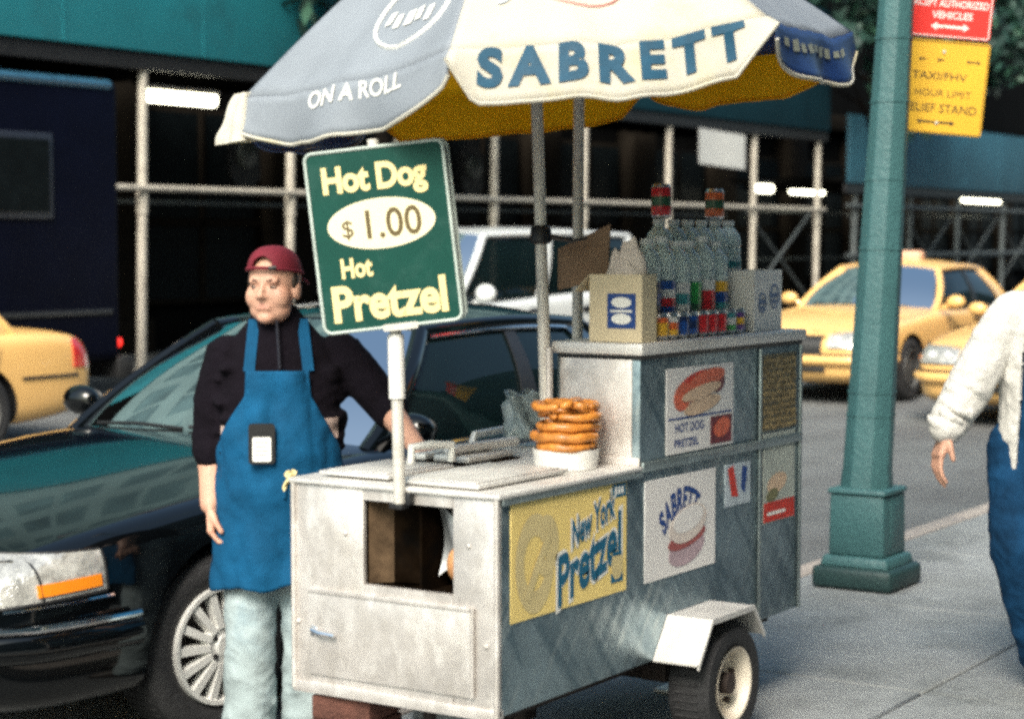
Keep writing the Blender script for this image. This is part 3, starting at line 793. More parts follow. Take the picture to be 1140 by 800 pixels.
# dark blue step van at the far kerb
t = thing('delivery_truck', 'dark navy box truck at the left edge behind a yellow taxi', 'truck', (11.2, 15.5, RZ+.03))
M_navy = mat('navy_paint', (.0014, .0022, .0085), .6, var=.25, vscale=2, spec=.06)
q = MB(); q.box((7.6, 14.5, .42), (14.75, 16.6, 3.33), bev=.10, seg=4); q.build('body', M_navy, t)
q = MB(); q.tube([(7.7, 14.52, 3.27), (14.6, 14.52, 3.27), (14.72, 14.62, 3.27), (14.72, 16.5, 3.27)], .055, 8); q.build('roof_edge', mat('navy_edge', (.02, .075, .13), .4, var=.2), t)
q = MB(); q.box((12.4, 14.47, 1.88), (13.78, 14.51, 2.74), bev=.02); wf = q.build('window', mat('navy_frame', (.012, .015, .025), .5), t)
q = MB(); q.box((12.47, 14.452, 1.95), (13.71, 14.474, 2.67)); q.build('pane', M_win, wf)
q = MB(); q.box((7.7, 14.48, .9), (14.6, 14.505, .96), bev=.008); q.build('side_moulding', M_black, t)
q = MB(); q.box((14.70, 14.5, .22), (14.92, 16.6, .46), bev=.03); q.build('rear_bumper', M_black, t)
for yy in (14.6, 16.4):
    q = MB(); q.ell((14.76, yy, .60), (.03, .07, .06)); q.build('tail_light', mat('lit_tail_lens', (.6, .02, .02), .3, var=.1, emit=(1, .03, .02), estr=1.2), t)
for u in (8.9, 13.1):
    for s in (-1, 1): wheel(t, V((u, 15.55+s*1.0, RZ+.45)), s, .42, .28, 0, mat('steel_wheel', (.10, .10, .10), .5, .4))
# ------------------------------------------------------------------ hot dog cart
M_st = steel_mat('stainless_warm_lit', (.70, .655, .62), .46, metal=.6)  # warm light on the front put into the steel colour
M_stq = steel_mat('stainless_quilted_shade', (.27, .35, .385), .38, quilt=.16, angle=35, freq=4.6)  # same steel, bluish shade of the long side put into the colour
M_sttop = steel_mat('stainless_top', (.72, .70, .67), .45, metal=.35)  # same steel, brightness of the lit top put into the colour
M_soot = mat('sooty_steel', (.008, .005, .003), .8, .0, var=.7, vscale=9, spec=.0, dirt=(.003, .003, .003), dscale=5, damt=1.)
M_poster = mat('poster_white', (.70, .68, .66), .45, var=.05, vscale=3)
M_posty = mat('poster_yellow', (.82, .62, .21), .45, var=.07, vscale=5)
M_teal = mat('ink_teal', (.0, .10, .19), .5, var=.05)
M_blue = mat('ink_blue', (.008, .045, .20), .5, var=.1)
M_inkw = mat('ink_white', (.78, .77, .72), .5, var=.03)
M_red = mat('ink_red', (.52, .035, .02), .5, var=.2, vscale=20)
M_bun = mat('ink_bun', (.62, .44, .30), .5, var=.15, vscale=25)
M_saus = mat('ink_sausage', (.30, .08, .075), .5, var=.2, vscale=20)
M_tan = mat('ink_tan', (.60, .49, .24), .5, var=.12, vscale=12)
for m_, k_ in ((M_stq, 1.), (M_st, .55)):     # rolled, scuffed sheet: diagonal streaks, diamond sheen painted as pale streaks
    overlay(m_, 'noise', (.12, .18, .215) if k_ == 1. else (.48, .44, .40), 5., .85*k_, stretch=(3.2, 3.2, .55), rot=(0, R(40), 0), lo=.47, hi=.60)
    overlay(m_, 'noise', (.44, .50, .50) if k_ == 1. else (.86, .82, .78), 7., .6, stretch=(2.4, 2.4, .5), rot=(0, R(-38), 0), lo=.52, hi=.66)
X0, X1, Y0, Y1, Z0, Z1 = 4.47, 6.47, 2.96, 3.70, .32, .95
CX, CT = 5.28, 1.34
cart = thing('hot_dog_cart', 'stainless steel hot dog cart with posters, on one trailer wheel at the kerb', 'food cart', (X0, Y0, 0))
q = MB()
T = .02
q.box((X0+T, Y0, Z0), (X1, Y0+T, Z1-.012), bev=.006)          # near side
q.box((X0+T, Y1-T, Z0), (X1, Y1, Z1-.012), bev=.006)
q.box((X1-T, Y0+T, Z0), (X1, Y1-T, Z1-.012), bev=.004)
q.box((X0+T, Y0+T, Z0), (X1-T, Y1-T, Z0+T))
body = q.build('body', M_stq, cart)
q = MB()                                                     # front sheet with the warming window cut out
OY0, OY1, OZ0, OZ1 = 3.115, 3.435, .655, .905
q.box((X0, Y0, Z0), (X0+T, OY0, Z1-.012), bev=.005); q.box((X0, OY1, Z0), (X0+T, Y1, Z1-.012), bev=.005)
q.box((X0, OY0, Z0), (X0+T, OY1, OZ0)); q.box((X0, OY0, OZ1), (X0+T, OY1, Z1-.012))
q.tube([(X0-.001, Y0+.004, Z0), (X0-.001, Y0+.004, Z1-.01)], .009, 8); q.tube([(X0-.001, Y1-.004, Z0), (X0-.001, Y1-.004, Z1-.01)], .009, 8)
q.box((X0-.006, Y0, Z0-.012), (X0+.03, Y1, Z0+.022), bev=.004)
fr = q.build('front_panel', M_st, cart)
q = MB()
for y, z in ((3.06, .80), (3.5, .80), (3.0, .52), (3.68, .52), (3.08, .60)):
    q = MB(); q.ell((X0-.002, y, z), (.004, .008, .008), sub=2); q.build('rivet', M_st, fr)
q = MB()                                                     # lining of the warming window
q.box((X0+.32, OY0-.02, OZ0-.03), (X0+.33, OY1+.02, OZ1+.03)); q.box((X0+T+.001, OY0-.02, OZ0-.02), (X0+.32, OY1+.02, OZ0-.008))
q.box((X0+T+.001, OY1+.004, OZ0-.008), (X0+.32, OY1+.014, OZ1+.02)); q.box((X0+T+.001, OY0-.014, OZ0-.008), (X0+.32, OY0-.004, OZ1+.02)); q.box((X0+T+.001, OY0-.014, OZ1+.003), (X0+.32, OY1+.014, OZ1+.012))
wl = q.build('warming_box', M_soot, cart)
q = MB(); q.box((X0+.03, 3.245, OZ0-.006), (X0+.16, 3.252, OZ1+.002)); q.grid(lambda u, v: (X0+.07+.05*u, lerp(3.42, 3.255, u), lerp(OZ0, OZ1, v)+.0), 8, 6); q.build('divider', M_soot, wl)
q = MB(); q.grid(lambda u, v: (X0+.025+.06*u, 3.433-.035*u-.02*u*u, lerp(OZ0, OZ1, v)), 8, 6); q.build('scorched_liner', mat('scorched_steel', (.085, .055, .032), .8, 0, var=.5, spec=.1, vscale=14, dirt=(.02, .012, .008), dscale=9, damt=.9), wl)
q = MB(); q.grid(lambda u, v: (X0+.10+.03*math.sin(u*4+v*3), lerp(3.235, 3.12, u), lerp(OZ0+.03, OZ1-.02, v)+.02*math.sin(u*7)), 12, 10); q.build('paper_lining', mat('greasy_foil', (.28, .29, .30), .4, .3, var=.5, vscale=9), wl)
q = MB(); q.ell((X0+.075, 3.15, OZ0+.075), (.035, .03, .05)); q.build('bread_roll', mat('bread_crust', (.42, .2, .08), .6, var=.3), wl)
q = MB(); q.box((X0-.009, 3.05, .368), (X0-.001, 3.637, .628), bev=.004)
q.box((X0-.013, 3.05, .615), (X0-.009, 3.637, .628), bev=.001); door = q.build('door', M_st, cart)
q = MB(); q.box((X0-.014, 3.60, .485), (X0-.008, 3.625, .515), bev=.002); q.tube([(X0-.018, 3.615, .505), (X0-.028, 3.58, .500), (X0-.026, 3.525, .497)], [.008, .008, .006], 8); q.build('latch', M_chrome, door)
q = MB(); q.tube([(X0-.008, 3.043, .37), (X0-.008, 3.043, .625)], .007, 8); q.build('hinge', M_st, door)
# counter
q = MB(); q.box((X0-.012, Y0-.012, Z1-.011), (CX-.002, Y1+.012, Z1+.004), bev=.005)
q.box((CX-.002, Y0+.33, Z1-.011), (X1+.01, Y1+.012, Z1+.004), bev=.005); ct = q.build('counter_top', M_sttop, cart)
def lid(x0, x1, y0, y1, zz, tilt=0.):
    q = MB(); q.box((x0, y0, zz), (x1, y1, zz+.012), bev=.004); q.box((x0+.02, y0+.02, zz+.0125), (x1-.02, y1-.02, zz+.016), bev=.002)
    return q.build('lid', M_sttop, cart)
lid(X0+.02, 4.98, 3.04, 3.34, Z1+.010); lid(X0+.05, 4.86, 3.38, 3.64, Z1+.012)
q = MB(); q.box((X0+.50, 3.40, Z1+.006), (5.27, 3.66, Z1+.009)); q.build('steam_well', M_soot, cart)
for k in range(3):
    q = MB(); y = 3.42+k*.085
    q.box((5.0, y, Z1+.010), (5.26, y+.055, Z1+.032), bev=.006); q.build('tray_rim', M_sttop, cart)
q = MB(); q.box((5.42, 3.67, Z1+.005), (6.35, 3.71, Z1+.02), bev=.004); q.tube([(5.42, 3.70, Z1+.01), (5.44, 3.70, Z1+.05), (6.3, 3.70, Z1+.07)], .013, 8); q.build('back_rail', M_sttop, cart)
q = MB(); q.tube([(4.80, 3.50, Z1+.024), (4.80, 3.50, Z1+.075), (4.86, 3.47, Z1+.080), (4.93, 3.44, Z1+.075), (4.93, 3.44, Z1+.024)], .014, 10); q.build('handle', M_inkw, cart)
q = MB(); q.box((4.98, 3.47, Z1+.035), (5.30, 3.51, Z1+.06), bev=.012); q.tube([(5.02, 3.49, Z1+.05), (5.3, 3.44, Z1+.055)], .016, 8); q.build('serving_tongs', M_sttop, cart)
# upper cabinet
q = MB(); q.box((CX, Y0+.002, Z1+.005), (X1, Y0+.31, CT-.04), bev=.006); cab = q.build('upper_cabinet', M_stq, cart)
q = MB(); q.box((CX-.004, Y0+.03, Z1+.03), (CX-.0005, Y0+.295, CT-.045), bev=.001); q.box((CX-.010, Y0+.0, Z1+.004), (CX-.0005, Y0+.31, Z1+.03), bev=.003); q.build('end_panel', M_st, cab)
q = MB(); q.box((CX-.012, Y0-.012, CT-.038), (X1+.03, Y0+.325, CT), bev=.008); q.build('cabinet_lid', M_sttop, cart)
q = MB(); q.box((CX-.004, Y0-.004, CT-.052), (X1+.004, Y0+.3, CT-.0385)); q.build('painted_shadow', M_black, cab)  # black strip painted as the shade under the lid
q = MB()
for x in (6.125, X1-.012): q.box((x-.008, Y0-.010, Z0+.0), (x+.010, Y0-.0005, CT-.055), bev=.003)
q.box((CX, Y0-.012, Z1-.016), (X1, Y0-.0005, Z1+.016), bev=.003)
q.box((X0+.01, Y0-.012, Z1-.03), (CX, Y0-.0005, Z1-.0115), bev=.003)
q.build('edge_trim', steel_mat('stainless_trim', (.36, .42, .42), .36), cart)
q = MB(); q.tube([(CX-.03, Y0+.32, Z1), (CX-.03, Y0+.32, CT-.02)], .012, 8); q.build('corner_post', M_st, cart)
PO = .0035
def sheet(name, x0, x1, z0, z1, m, y=Y0, sk=0.):
    q = MB(); q.box((x0, y-PO, z0), (x1, y-.0004, z1), bev=.001, seg=1); return q.build(name, m, cart)
def on(x, z, lift=0.): return lambda a, c: (x+a, Y0-PO-.0012-lift, z+c)
# pretzel poster
p = sheet('poster', 4.53, 5.187, .578, .918, M_posty); p['label'] = 'yellow pretzel poster with teal lettering'
q = MB()
cx, cz = 4.655, .735
def ringpts(r0, r1, cx, cz, ax, az, n=40, a0=0, a1=2*math.pi, tilt=0.):
    pts = []
    for k in range(n+1):
        a = lerp(a0, a1, k/n); pts.append((cx+ax*r0*math.cos(a), cz+az*r0*math.sin(a), cx+ax*r1*math.cos(a), cz+az*r1*math.sin(a)))
    return pts
def band(q, pts, y, mi=0):
    vs = [(q.bm.verts.new((a, y, b)), q.bm.verts.new((c, y, d))) for a, b, c, d in pts]
    for (a, b), (c, d) in zip(vs, vs[1:]):
        f = q.bm.faces.new((a, b, d, c)); f.material_index = mi
yy = Y0-PO-.0008
band(q, ringpts(.55, 1., cx, cz, .105, .145), yy)
band(q, ringpts(.45, 1., cx+.06, cz+.045, .07, .09, a0=-2.2, a1=2.), yy-.0004)
band(q, [(cx-.06, cz-.09, cx-.03, cz-.11), (cx+.0, cz-.0, cx+.03, cz-.015), (cx+.08, cz+.10, cx+.11, cz+.09)], yy-.0008)
q.build('picture', M_tan, p, norm=False)
sl = .27
def pl(x, z, lift): return lambda a, c: (x+a, Y0-PO-.0012-lift, z+c+a*sl)
q = MB()
q.text('Pretzel', pl(4.965, .708, 0.), .37, .155, 1, bold=.055, pad=.024); q.text('Pretzel', pl(4.965, .708, .001), .37, .155, 0, bold=.03)
q.build('lettering', [M_teal, M_inkw], p, norm=False); q = MB()
q.text('New York', pl(4.985, .826, .0006), .25, .085, 1, bold=.055, pad=.02); q.build('lettering', [M_teal, M_inkw], p, norm=False); q = MB()
q.text('New York', pl(4.985, .826, .0016), .25, .085, 0, bold=.03)
q.build('lettering', [M_teal, M_inkw], p, norm=False); q = MB()
q.box((5.10, Y0-PO-.0016, .875), (5.18, Y0-PO-.0006, .915), 0);
for k in range(3): q.box((5.112+k*.02, Y0-PO-.0022, .884), (5.124+k*.02, Y0-PO-.0017, .906), 1)
q.build('corner_mark', [M_teal, M_inkw], p)
q = MB(); q.box((5.09, Y0-PO-.0016, .612), (5.162, Y0-PO-.0006, .640), 0); q.prism([(math.cos(k*.314)*.036, math.sin(k*.314)*.045) for k in range(20)], lambda a, c, t: (5.126+a, Y0-PO-.0018-t, .665+c), .0006, 1); q.box((5.10, Y0-PO-.003, .695), (5.152, Y0-PO-.0006, .707), 0)
q.build('emblem', [M_teal, M_tan], p)
# hot dog poster
p = sheet('poster', 5.304, 5.79, .578, .902, M_poster); p['label'] = 'square white hot dog poster with arched blue lettering'
q = MB()
def arch(a, c):
    t = a/.36; ang = t*1.05
    r = .235+c
    return (5.535+r*math.sin(ang)*.86, Y0-PO-.0012, .60+r*math.cos(ang)*1.02-.02+a*.10)
q.text('SABRETT', arch, .46, .082, 0, bold=.045, spacing=1.1); q.build('lettering', M_blue, p, norm=False)
q = MB()
def disc(cx, cz, ax, az, y, mi, a0=0, a1=2*math.pi, n=24):
    q.prism([(math.cos(lerp(a0, a1, k/n))*ax, math.sin(lerp(a0, a1, k/n))*az) for k in range(n+(0 if a1-a0 > 6.2 else 1))], lambda a, c, t: (cx+a, y-t, cz+c+a*.12), .0005, mi)
disc(5.585, .655, .125, .052, yy, 2); disc(5.585, .690, .130, .030, yy-.001, 1); disc(5.592, .738, .130, .060, yy-.0018, 0); disc(5.592, .752, .105, .040, yy-.0026, 3)
q.build('picture', [mat('ink_bun_pale', (.62, .55, .50), .5, var=.08), M_saus, mat('ink_bun_shade', (.40, .30, .33), .5, var=.2, vscale=20), M_poster], p)
# food photo poster
p = sheet('poster', 5.442, 5.92, .972, 1.25, M_poster); p['label'] = 'food photo poster of a red hot dog on the upper cabinet'
q = MB()
disc(5.665, 1.185, .155, .048, yy, 0); disc(5.55, 1.155, .06, .045, yy-.0008, 1); disc(5.72, 1.205, .13, .030, yy-.0016, 1); disc(5.68, 1.165, .14, .022, yy-.0026, 2); disc(5.80, 1.19, .05, .035, yy-.0012, 3); disc(5.69, 1.12, .13, .026, yy-.0012, 2)
q.box((5.75, Y0-PO-.0014, .982), (5.905, Y0-PO-.0004, 1.075), 3); disc(5.83, 1.035, .06, .032, yy-.0016, 1)
q.build('picture', [M_red, mat('ink_ketchup', (.60, .12, .06), .5, var=.3, vscale=30), M_bun, mat('ink_dark_red', (.14, .02, .03), .5, var=.5, vscale=25)], p)
q = MB(); q.text('HOT DOG', on(5.60, 1.055), .20, .030, bold=.02); q.build('lettering', M_blue, p, norm=False); q = MB(); q.text('PRETZEL', on(5.58, 1.005), .17, .026, bold=.02); q.build('lettering', M_blue, p, norm=False)
q = MB(); q.box((5.455, Y0-PO-.0012, 1.083), (5.905, Y0-PO-.0006, 1.089)); q.build('ruled_line', M_blue, p)
# round sticker
p = sheet('sticker', 5.862, 6.055, .755, .90, mat('sticker_pale', (.42, .48, .52), .4, var=.2, vscale=14))
q = MB()
q.prism([(-.06, .05), (-.02, .06), (.02, -.05), (-.03, -.045)], lambda a, c, t: (5.94+a, yy-t, .835+c), .0006, 0); q.prism([(.03, .06), (.07, .05), (.05, -.04), (.02, -.02)], lambda a, c, t: (5.96+a, yy-t, .83+c), .0006, 1)
q.build('picture', [M_red, M_blue], p)
# end compartment: glass front with goods behind, price card below
p = sheet('window', 6.15, 6.425, .99, 1.262, mat('nut_window', (.14, .115, .06), .3, var=.75, vscale=38, dirt=(.03, .03, .02), dscale=24, damt=.9)); p['label'] = 'window full of brown nuts'
q = MB()
for a in range(12):
    for c_ in range(11):
        q.ell((6.165+a*.0225+random.uniform(-.005, .005), Y0-PO-.001, 1.005+c_*.0235+random.uniform(-.005, .005)), (.012, .004, .011), sub=1)
n_ = q.build('nuts', mat('nuts', (.26, .19, .09), .5, var=.6, vscale=30), p)
n_['kind'] = 'stuff'
p = sheet('price_card', 6.158, 6.42, .662, .982, mat('card_pale', (.42, .45, .40), .5, var=.2, vscale=6)); p['label'] = 'pale price card with a red foot'
q = MB(); q.box((6.162, Y0-PO-.0012, .666), (6.416, Y0-PO-.0004, .735), 0);
disc(6.27, .80, .08, .035, yy, 2); disc(6.23, .76, .05, .022, yy-.0008, 3); q.box((6.19, Y0-PO-.0014, .688), (6.34, Y0-PO-.0013, .70), 1)
q.build('picture', [M_red, M_inkw, M_bun, mat('ink_olive', (.18, .17, .08), .5)], p)
# wheel, mudguard, axle, chassis
wc = V((5.655, 2.815, .208))
q = MB(); r = .205
q.lathe([(.118, -.14), (.15, -.150), (.185, -.145), (.202, -.12), (.205, -.09), (.205, -.05), (.202, -.025), (.185, .002), (.15, .008), (.125, -.004), (.118, -.02)], wc, (0, -1, 0), 44)
for k in range(48):
    a = 2*math.pi*k/48; u = V((math.cos(a), 0, math.sin(a)))
    q.tube([wc+u*.2045+V((0, .03, 0)), wc+u*.2045+V((0, .115, 0))], .004, 4)
ty = q.build('wheel', M_rubber, cart)
q = MB(); q.lathe([(.124, .004), (.117, .002), (.110, -.012), (.100, -.055), (.062, -.062), (.055, -.045), (.036, -.043), (.034, -.010), (.001, -.008)], wc, (0, -1, 0), 36, mis=[0, 0, 0, 0, 0, 0, 1, 1])
for k in range(5):
    a = 2*math.pi*k/5+.3; c_ = wc+V((math.cos(a)*.08, .058, math.sin(a)*.08)); q.cyl(c_, c_+V((0, -.018, 0)), .010, n=8, mi=1)
q.build('rim', [mat('rim_white', (.66, .60, .50), .5, var=.12, vscale=9, dirt=(.25, .15, .08), dscale=7, damt=.7), mat('rusty_hub', (.05, .035, .03), .7, .3, var=.4)], ty)
q = MB(); prof = [(5.365, .325), (5.46, .455), (5.76, .455), (5.84, .35)]
q.rings([[(x, 2.795, z), (x, Y0-.001, z), (x, Y0-.001, z-.006), (x, 2.795, z-.006)] for x, z in prof]); fd = q.build('mudguard', M_sttop, cart, smooth=False)
q = MB(); q.rings([[(x, 2.792, z+.002), (x, 2.80, z+.002), (x, 2.80, z-.016), (x, 2.792, z-.016)] for x, z in prof]); q.build('rim_edge', M_sttop, fd, smooth=False)
q = MB(); q.cyl((5.655, 2.90, .205), (5.655, 3.85, .205), .022, n=12); q.box((4.6, 3.05, .27), (6.4, 3.10, .319)); q.box((4.6, 3.56, .27), (6.4, 3.61, .319)); q.box((5.58, 3.03, .20), (5.74, 3.12, .30)); q.box((5.58, 3.54, .20), (5.74, 3.63, .30))
q.cyl((5.2, 3.4, .12), (5.2, 3.4, .315), .09, n=16); q.tube([(4.9, 3.2, .315), (4.95, 3.2, .19), (5.1, 3.35, .16)], .02, 8)
q.build('chassis', mat('rusty_iron', (.035, .025, .022), .8, .3, var=.5, vscale=8), cart)
wc2 = wc+V((0, 1.06, 0))
q = MB(); q.lathe([(.02, .0), (.118, 0.), (.15, .01), (.185, .005), (.205, -.02), (.205, -.1), (.185, -.145), (.118, -.14), (.02, -.13)], wc2, (0, 1, 0), 32); q.build('wheel', M_rubber, cart)
q = MB(); q.cyl((6.25, 3.35, .0), (6.25, 3.35, .32), .025, n=10); q.box((6.19, 3.29, 0.001), (6.31, 3.41, .012)); q.build('support_leg', M_st, cart)
# blocks and clutter under the front end
M_brick = mat('red_brick', (.10, .038, .026), .9, var=.35, vscale=15, bump=.5, bscale=60)
def brick(x, y, z, rz, lab, m=M_brick, d=(.20, .10, .06)):
    q = MB(); mt = Matrix.Translation((x, y, z)) @ Matrix.Rotation(rz, 4, 'Z')
    q.box((-d[0]/2, -d[1]/2, 0), (d[0]/2, d[1]/2, d[2]), bev=.006, mtx=mt); o = q.build('brick', m); tag(o, lab, 'brick', 'bricks propping the cart')
M_wood = mat('timber_block', (.14, .09, .06), .85, var=.3, vscale=9, stretch=(1, 8, 8))
z = 0.
for k, (mm, hh, lb) in enumerate(((M_wood, .08, 'bottom timber block under the front corner of the cart'), (M_brick, .075, 'second block up under the front corner of the cart'), (M_brick, .075, 'third block up under the front corner of the cart'), (M_brick, .073, 'topmost red brick under the front corner of the cart'))):
    brick(4.585, 3.55, z+.001, R(4*(k-1)), lb, mm, (.20, .20, hh-.002)); z += hh
q = MB(); q.tube([(4.62, 3.30, .30), (4.60, 3.30, .12), (4.52, 3.28, .05)], .02, 8); q.cyl((4.50, 3.28, .0), (4.50, 3.28, .035), .06, n=16); q.build('jockey_stand', mat('rusty_iron', (.035, .025, .022), .8), cart)
q = MB(); q.cyl((4.93, 3.42, .001), (4.93, 3.42, .27), .14, n=28); q.cyl((4.93, 3.42, .27), (4.93, 3.42, .29), .05, n=16); q.tube([(4.87, 3.42, .25), (4.87, 3.42, .312), (4.99, 3.42, .312), (4.99, 3.42, .25)], .009, 8)
o = q.build('gas_cylinder', mat('gas_cylinder_paint', (.22, .24, .25), .5, var=.2)); tag(o, 'squat grey gas cylinder in the dark under the cart', 'gas cylinder')

# cloth on the front corner
q = MB(); q.grid(lambda u, v: (4.462+.05*u-.01*(1-u)*v, 3.715+.008*math.sin(v*9)+.012*u, .966-.05*v*v*(1-.55*u)-.004*math.cos(u*9)), 9, 9)
o = q.build('cloth', mat('yellow_cloth', (.70, .58, .28), .9, var=.15), solid=.006); tag(o, 'crumpled yellow cloth hung over the front corner of the cart', 'cloth')

# ------------------------------------------------------------------ umbrella
M_pole = M_pipe
M_cvw = mat('canvas_overlit_cream', (.60, .575, .50), .75, trans=.22, tcol=(.7, .55, .2), var=.06, vscale=4, dirt=(.66, .52, .14), dscale=3.2, damt=.35, bump=.12, bscale=9)  # yellow cloth, its overlit cream look put into the colour
M_cvb = mat('canvas_faded_blue_sheen', (.26, .29, .33), .7, trans=.15, tcol=(.05, .08, .25), var=.10, vscale=4, bump=.12, bscale=9)  # faded blue cloth with its grey sheen painted in
M_cvn = mat('canvas_navy', (.010, .035, .14), .45, trans=.12, var=.25, vscale=6, bump=.12, bscale=9)
M_cvy = mat('canvas_yellow', (.85, .55, .025), .75, trans=.7, tcol=(.92, .60, .04), var=.15, vscale=5, bump=.12, bscale=9)
UP = V((5.262, 3.292, .955))                  # where the pole leaves the counter
um = thing('umbrella', 'large blue and overlit cream cart umbrella with scalloped lettered valance', 'umbrella', UP)
rv = V((math.sin(R(32.5)), -math.cos(R(32.5)), 0)); tv = V((-math.cos(R(32.5)), -math.sin(R(32.5)), 0))
U = (V((0, 0, 1))-rv*.12+tv*.010).normalized(); Rr = (rv-U*rv.dot(U)).normalized(); Ff = U.cross(Rr); Ff = Ff if Ff.dot(tv) > 0 else -Ff
HUB = UP+V((0, 0, 1.265))+rv*.012          # centre of the rim plane
RAD, HT, VAL = .985, .60, .150
def uw(a, f, u): return HUB+Rr*a+Ff*f+U*u
q = MB(); q.tube([UP-V((0, 0, .25)), UP, UP.lerp(uw(0, 0, HT), .4), UP.lerp(uw(0, 0, HT), .7), uw(0, 0, HT+.02)], [.021, .021, .019, .019, .017], 14); q.build('pole', M_pole, um)
q = MB(); k_ = UP.lerp(uw(0, 0, HT), .39); q.tube([k_-V((0, 0, .03)), k_-V((0, 0, .02)), k_+V((0, 0, .02)), k_+V((0, 0, .03))], [.024, .036, .033, .024], 12); q.tube([k_, k_+rv*.10+V((0, 0, -.02)), k_+rv*.15+V((0, 0, -.01))], [.012, .008, .004], 6); q.build('clamp', M_black, um)
ANG = [-79, -17, 37, 97, 158, 221, 281]
def corner(d, rad=RAD, h=0.): return (rad*math.sin(R(d)), rad*math.cos(R(d)), h)
q = MB(); q.tube([uw(0, 0, .22), uw(0, 0, .30)], .04, 12); q.tube([uw(0, 0, HT-.03), uw(0, 0, HT+.05)], [.05, .03], 12); q.build('hub', M_pole, um)
for d in ANG[:6]:
    q = MB(); c_ = corner(d)
    q.tube([uw(0, 0, HT-.01), uw(c_[0]*.5, c_[1]*.5, HT*.53), uw(c_[0]*.995, c_[1]*.995, -.012)], .008, 6); rb = q.build('rib', M_pole, um)
    q = MB(); q.tube([uw(0, 0, .26), uw(c_[0]*.52, c_[1]*.52, HT*.49)], .007, 6); q.build('strut', M_pole, rb)
def panel_pt(i, s, t, off=0.):
    a0, a1 = R(ANG[i]), R(ANG[i+1])
    rad = lerp(.05, RAD, t)
    p0 = V((math.sin(a0), math.cos(a0), 0)); p1 = V((math.sin(a1), math.cos(a1), 0))
    p = p0.lerp(p1, s)*rad
    sag = .05*math.sin(math.pi*s)*t*(1-.2*t)
    h = HT*(1-t)-.03*math.sin(math.pi*t)*0+.055*math.sin(math.pi*t)-sag*.7
    wr = .010*noise.noise(V((s*3.+i*7, t*2.2, .5)))+.005*noise.noise(V((s*9.+i*5, t*5., 2.5)))
    q_ = uw(p.x, p.y, h+off+wr*t*4*s*(1-s)*2.2)
    return q_
SEED = [.3, 1.1, 2.3, 3.7, 4.1, 5.2]
def val_pt(i, s, t, off=0.):
    b_ = panel_pt(i, s, 1.)
    a = R(lerp(ANG[i], ANG[i+1], s)); o = Rr*math.sin(a)+Ff*math.cos(a)
    dep = VAL*(.16+.84*min(1., s/.085, (1-s)/.125)) if i in (1,) else VAL*.93*(.3+.7*min(1., s/.1, (1-s)/.1)) if i == 4 else VAL*(.45+.55*min(1., math.sin(math.pi*s)**.5*1.15))
    wav = .012*noise.noise(V((s*6+i*9, t*1.5, 1.7)))*t+.016*math.sin(s*(9 if i == 1 else 15)+SEED[i]*4)*t*(.35 if i == 1 else 1.)
    sw = {0: .02, 1: .035, 2: .03, 3: .0, 4: 0., 5: 0.}[i]
    return b_-U*.0-V((0, 0, 1))*dep*t+o*(sw*t+wav+off+.004)
cols = [(M_cvb, 'faded blue panel, pale sheen painted in, with white lettering', M_cvb), (M_cvw, 'yellow front panel painted overlit cream, with blue lettering', M_cvw), (M_cvb, 'faded blue right panel, pale sheen painted in', M_cvn), (M_cvn, 'navy back panel', M_cvy), (M_cvy, 'yellow back panel', M_cvy), (M_cvn, 'navy left back panel', M_cvn)]
PAN = []; VALS = []
for i in range(6):
    q = MB(); q.grid(lambda s, t: panel_pt(i, s, t), 33, 25); o = q.build('canopy_panel', cols[i][0], um, ang=180, norm=False, solid=.003); o['label'] = cols[i][1]; PAN.append(o)
    q = MB(); q.grid(lambda s, t: val_pt(i, s, t), 41, 7); v_ = q.build('valance', cols[i][2], o, ang=180, norm=False, solid=.004); VALS.append(v_)
    q = MB(); q.tube([val_pt(i, k/40, 1.) for k in range(41)], .006, 6); q.build('hem', M_cvw if i in (0, 1, 2) else cols[i][2], v_)
q = MB(); c0 = uw(*corner(-79))          # the tied-back corner of the cloth at the left tip
def tie(u, v):
    a = u*2*math.pi; r = (.022+.030*v**.7)*(1+.28*math.sin(4*a+1.)+.2*noise.noise(V((math.cos(a)*2, math.sin(a)*2, v*3))))
    return c0+V((0, 0, .015-.150*v))+Rr*(r*math.cos(a)*1.35-.012*v+.01)+Ff*r*math.sin(a)
q.grid(tie, 40, 12, closeu=True); q.build('corner_fold', M_cvw, um, ang=180)
# lettering follows the cloth
def ontoval(i, s0, s1, t0, t1, off=.006):
    return lambda a, c: val_pt(i, lerp(s0, s1, a+.5), 0.)*(1-0)+(val_pt(i, lerp(s0, s1, a+.5), .8)-val_pt(i, lerp(s0, s1, a+.5), 0.))*lerp(t1, t0, c+.5)/.8+(Ff*math.cos(R((ANG[i]+ANG[i+1])/2))+Rr*math.sin(R((ANG[i]+ANG[i+1])/2)))*off
def ontopan(i, s0, s1, t0, t1, off=.004):
    return lambda a, c: panel_pt(i, lerp(s0, s1, a+.5), lerp(t1, t0, c+.5), off)+(Ff*math.cos(R((ANG[i]+ANG[i+1])/2))+Rr*math.sin(R((ANG[i]+ANG[i+1])/2)))*off
q = MB()
def slab(a, c): return ontoval(1, .085, .92, -.02, .72)(a, c)
q.text('SABRETT', slab, 1., 1., bold=.05, spacing=1.38); q.build('lettering', mat('ink_deep_blue', (.0, .058, .115), .6, var=.2, vscale=20), VALS[1], norm=False)
q = MB()
q.text('SABRETT', lambda a, c: ontopan(1, .13, .87, .0, 1.)(a, .5-(.66+.5*a*a-.13*c)), 1., 1., bold=.03)
q.build('upper_lettering', mat('ink_faded_blue', (.40, .43, .45), .6), PAN[1], norm=False)
q = MB()
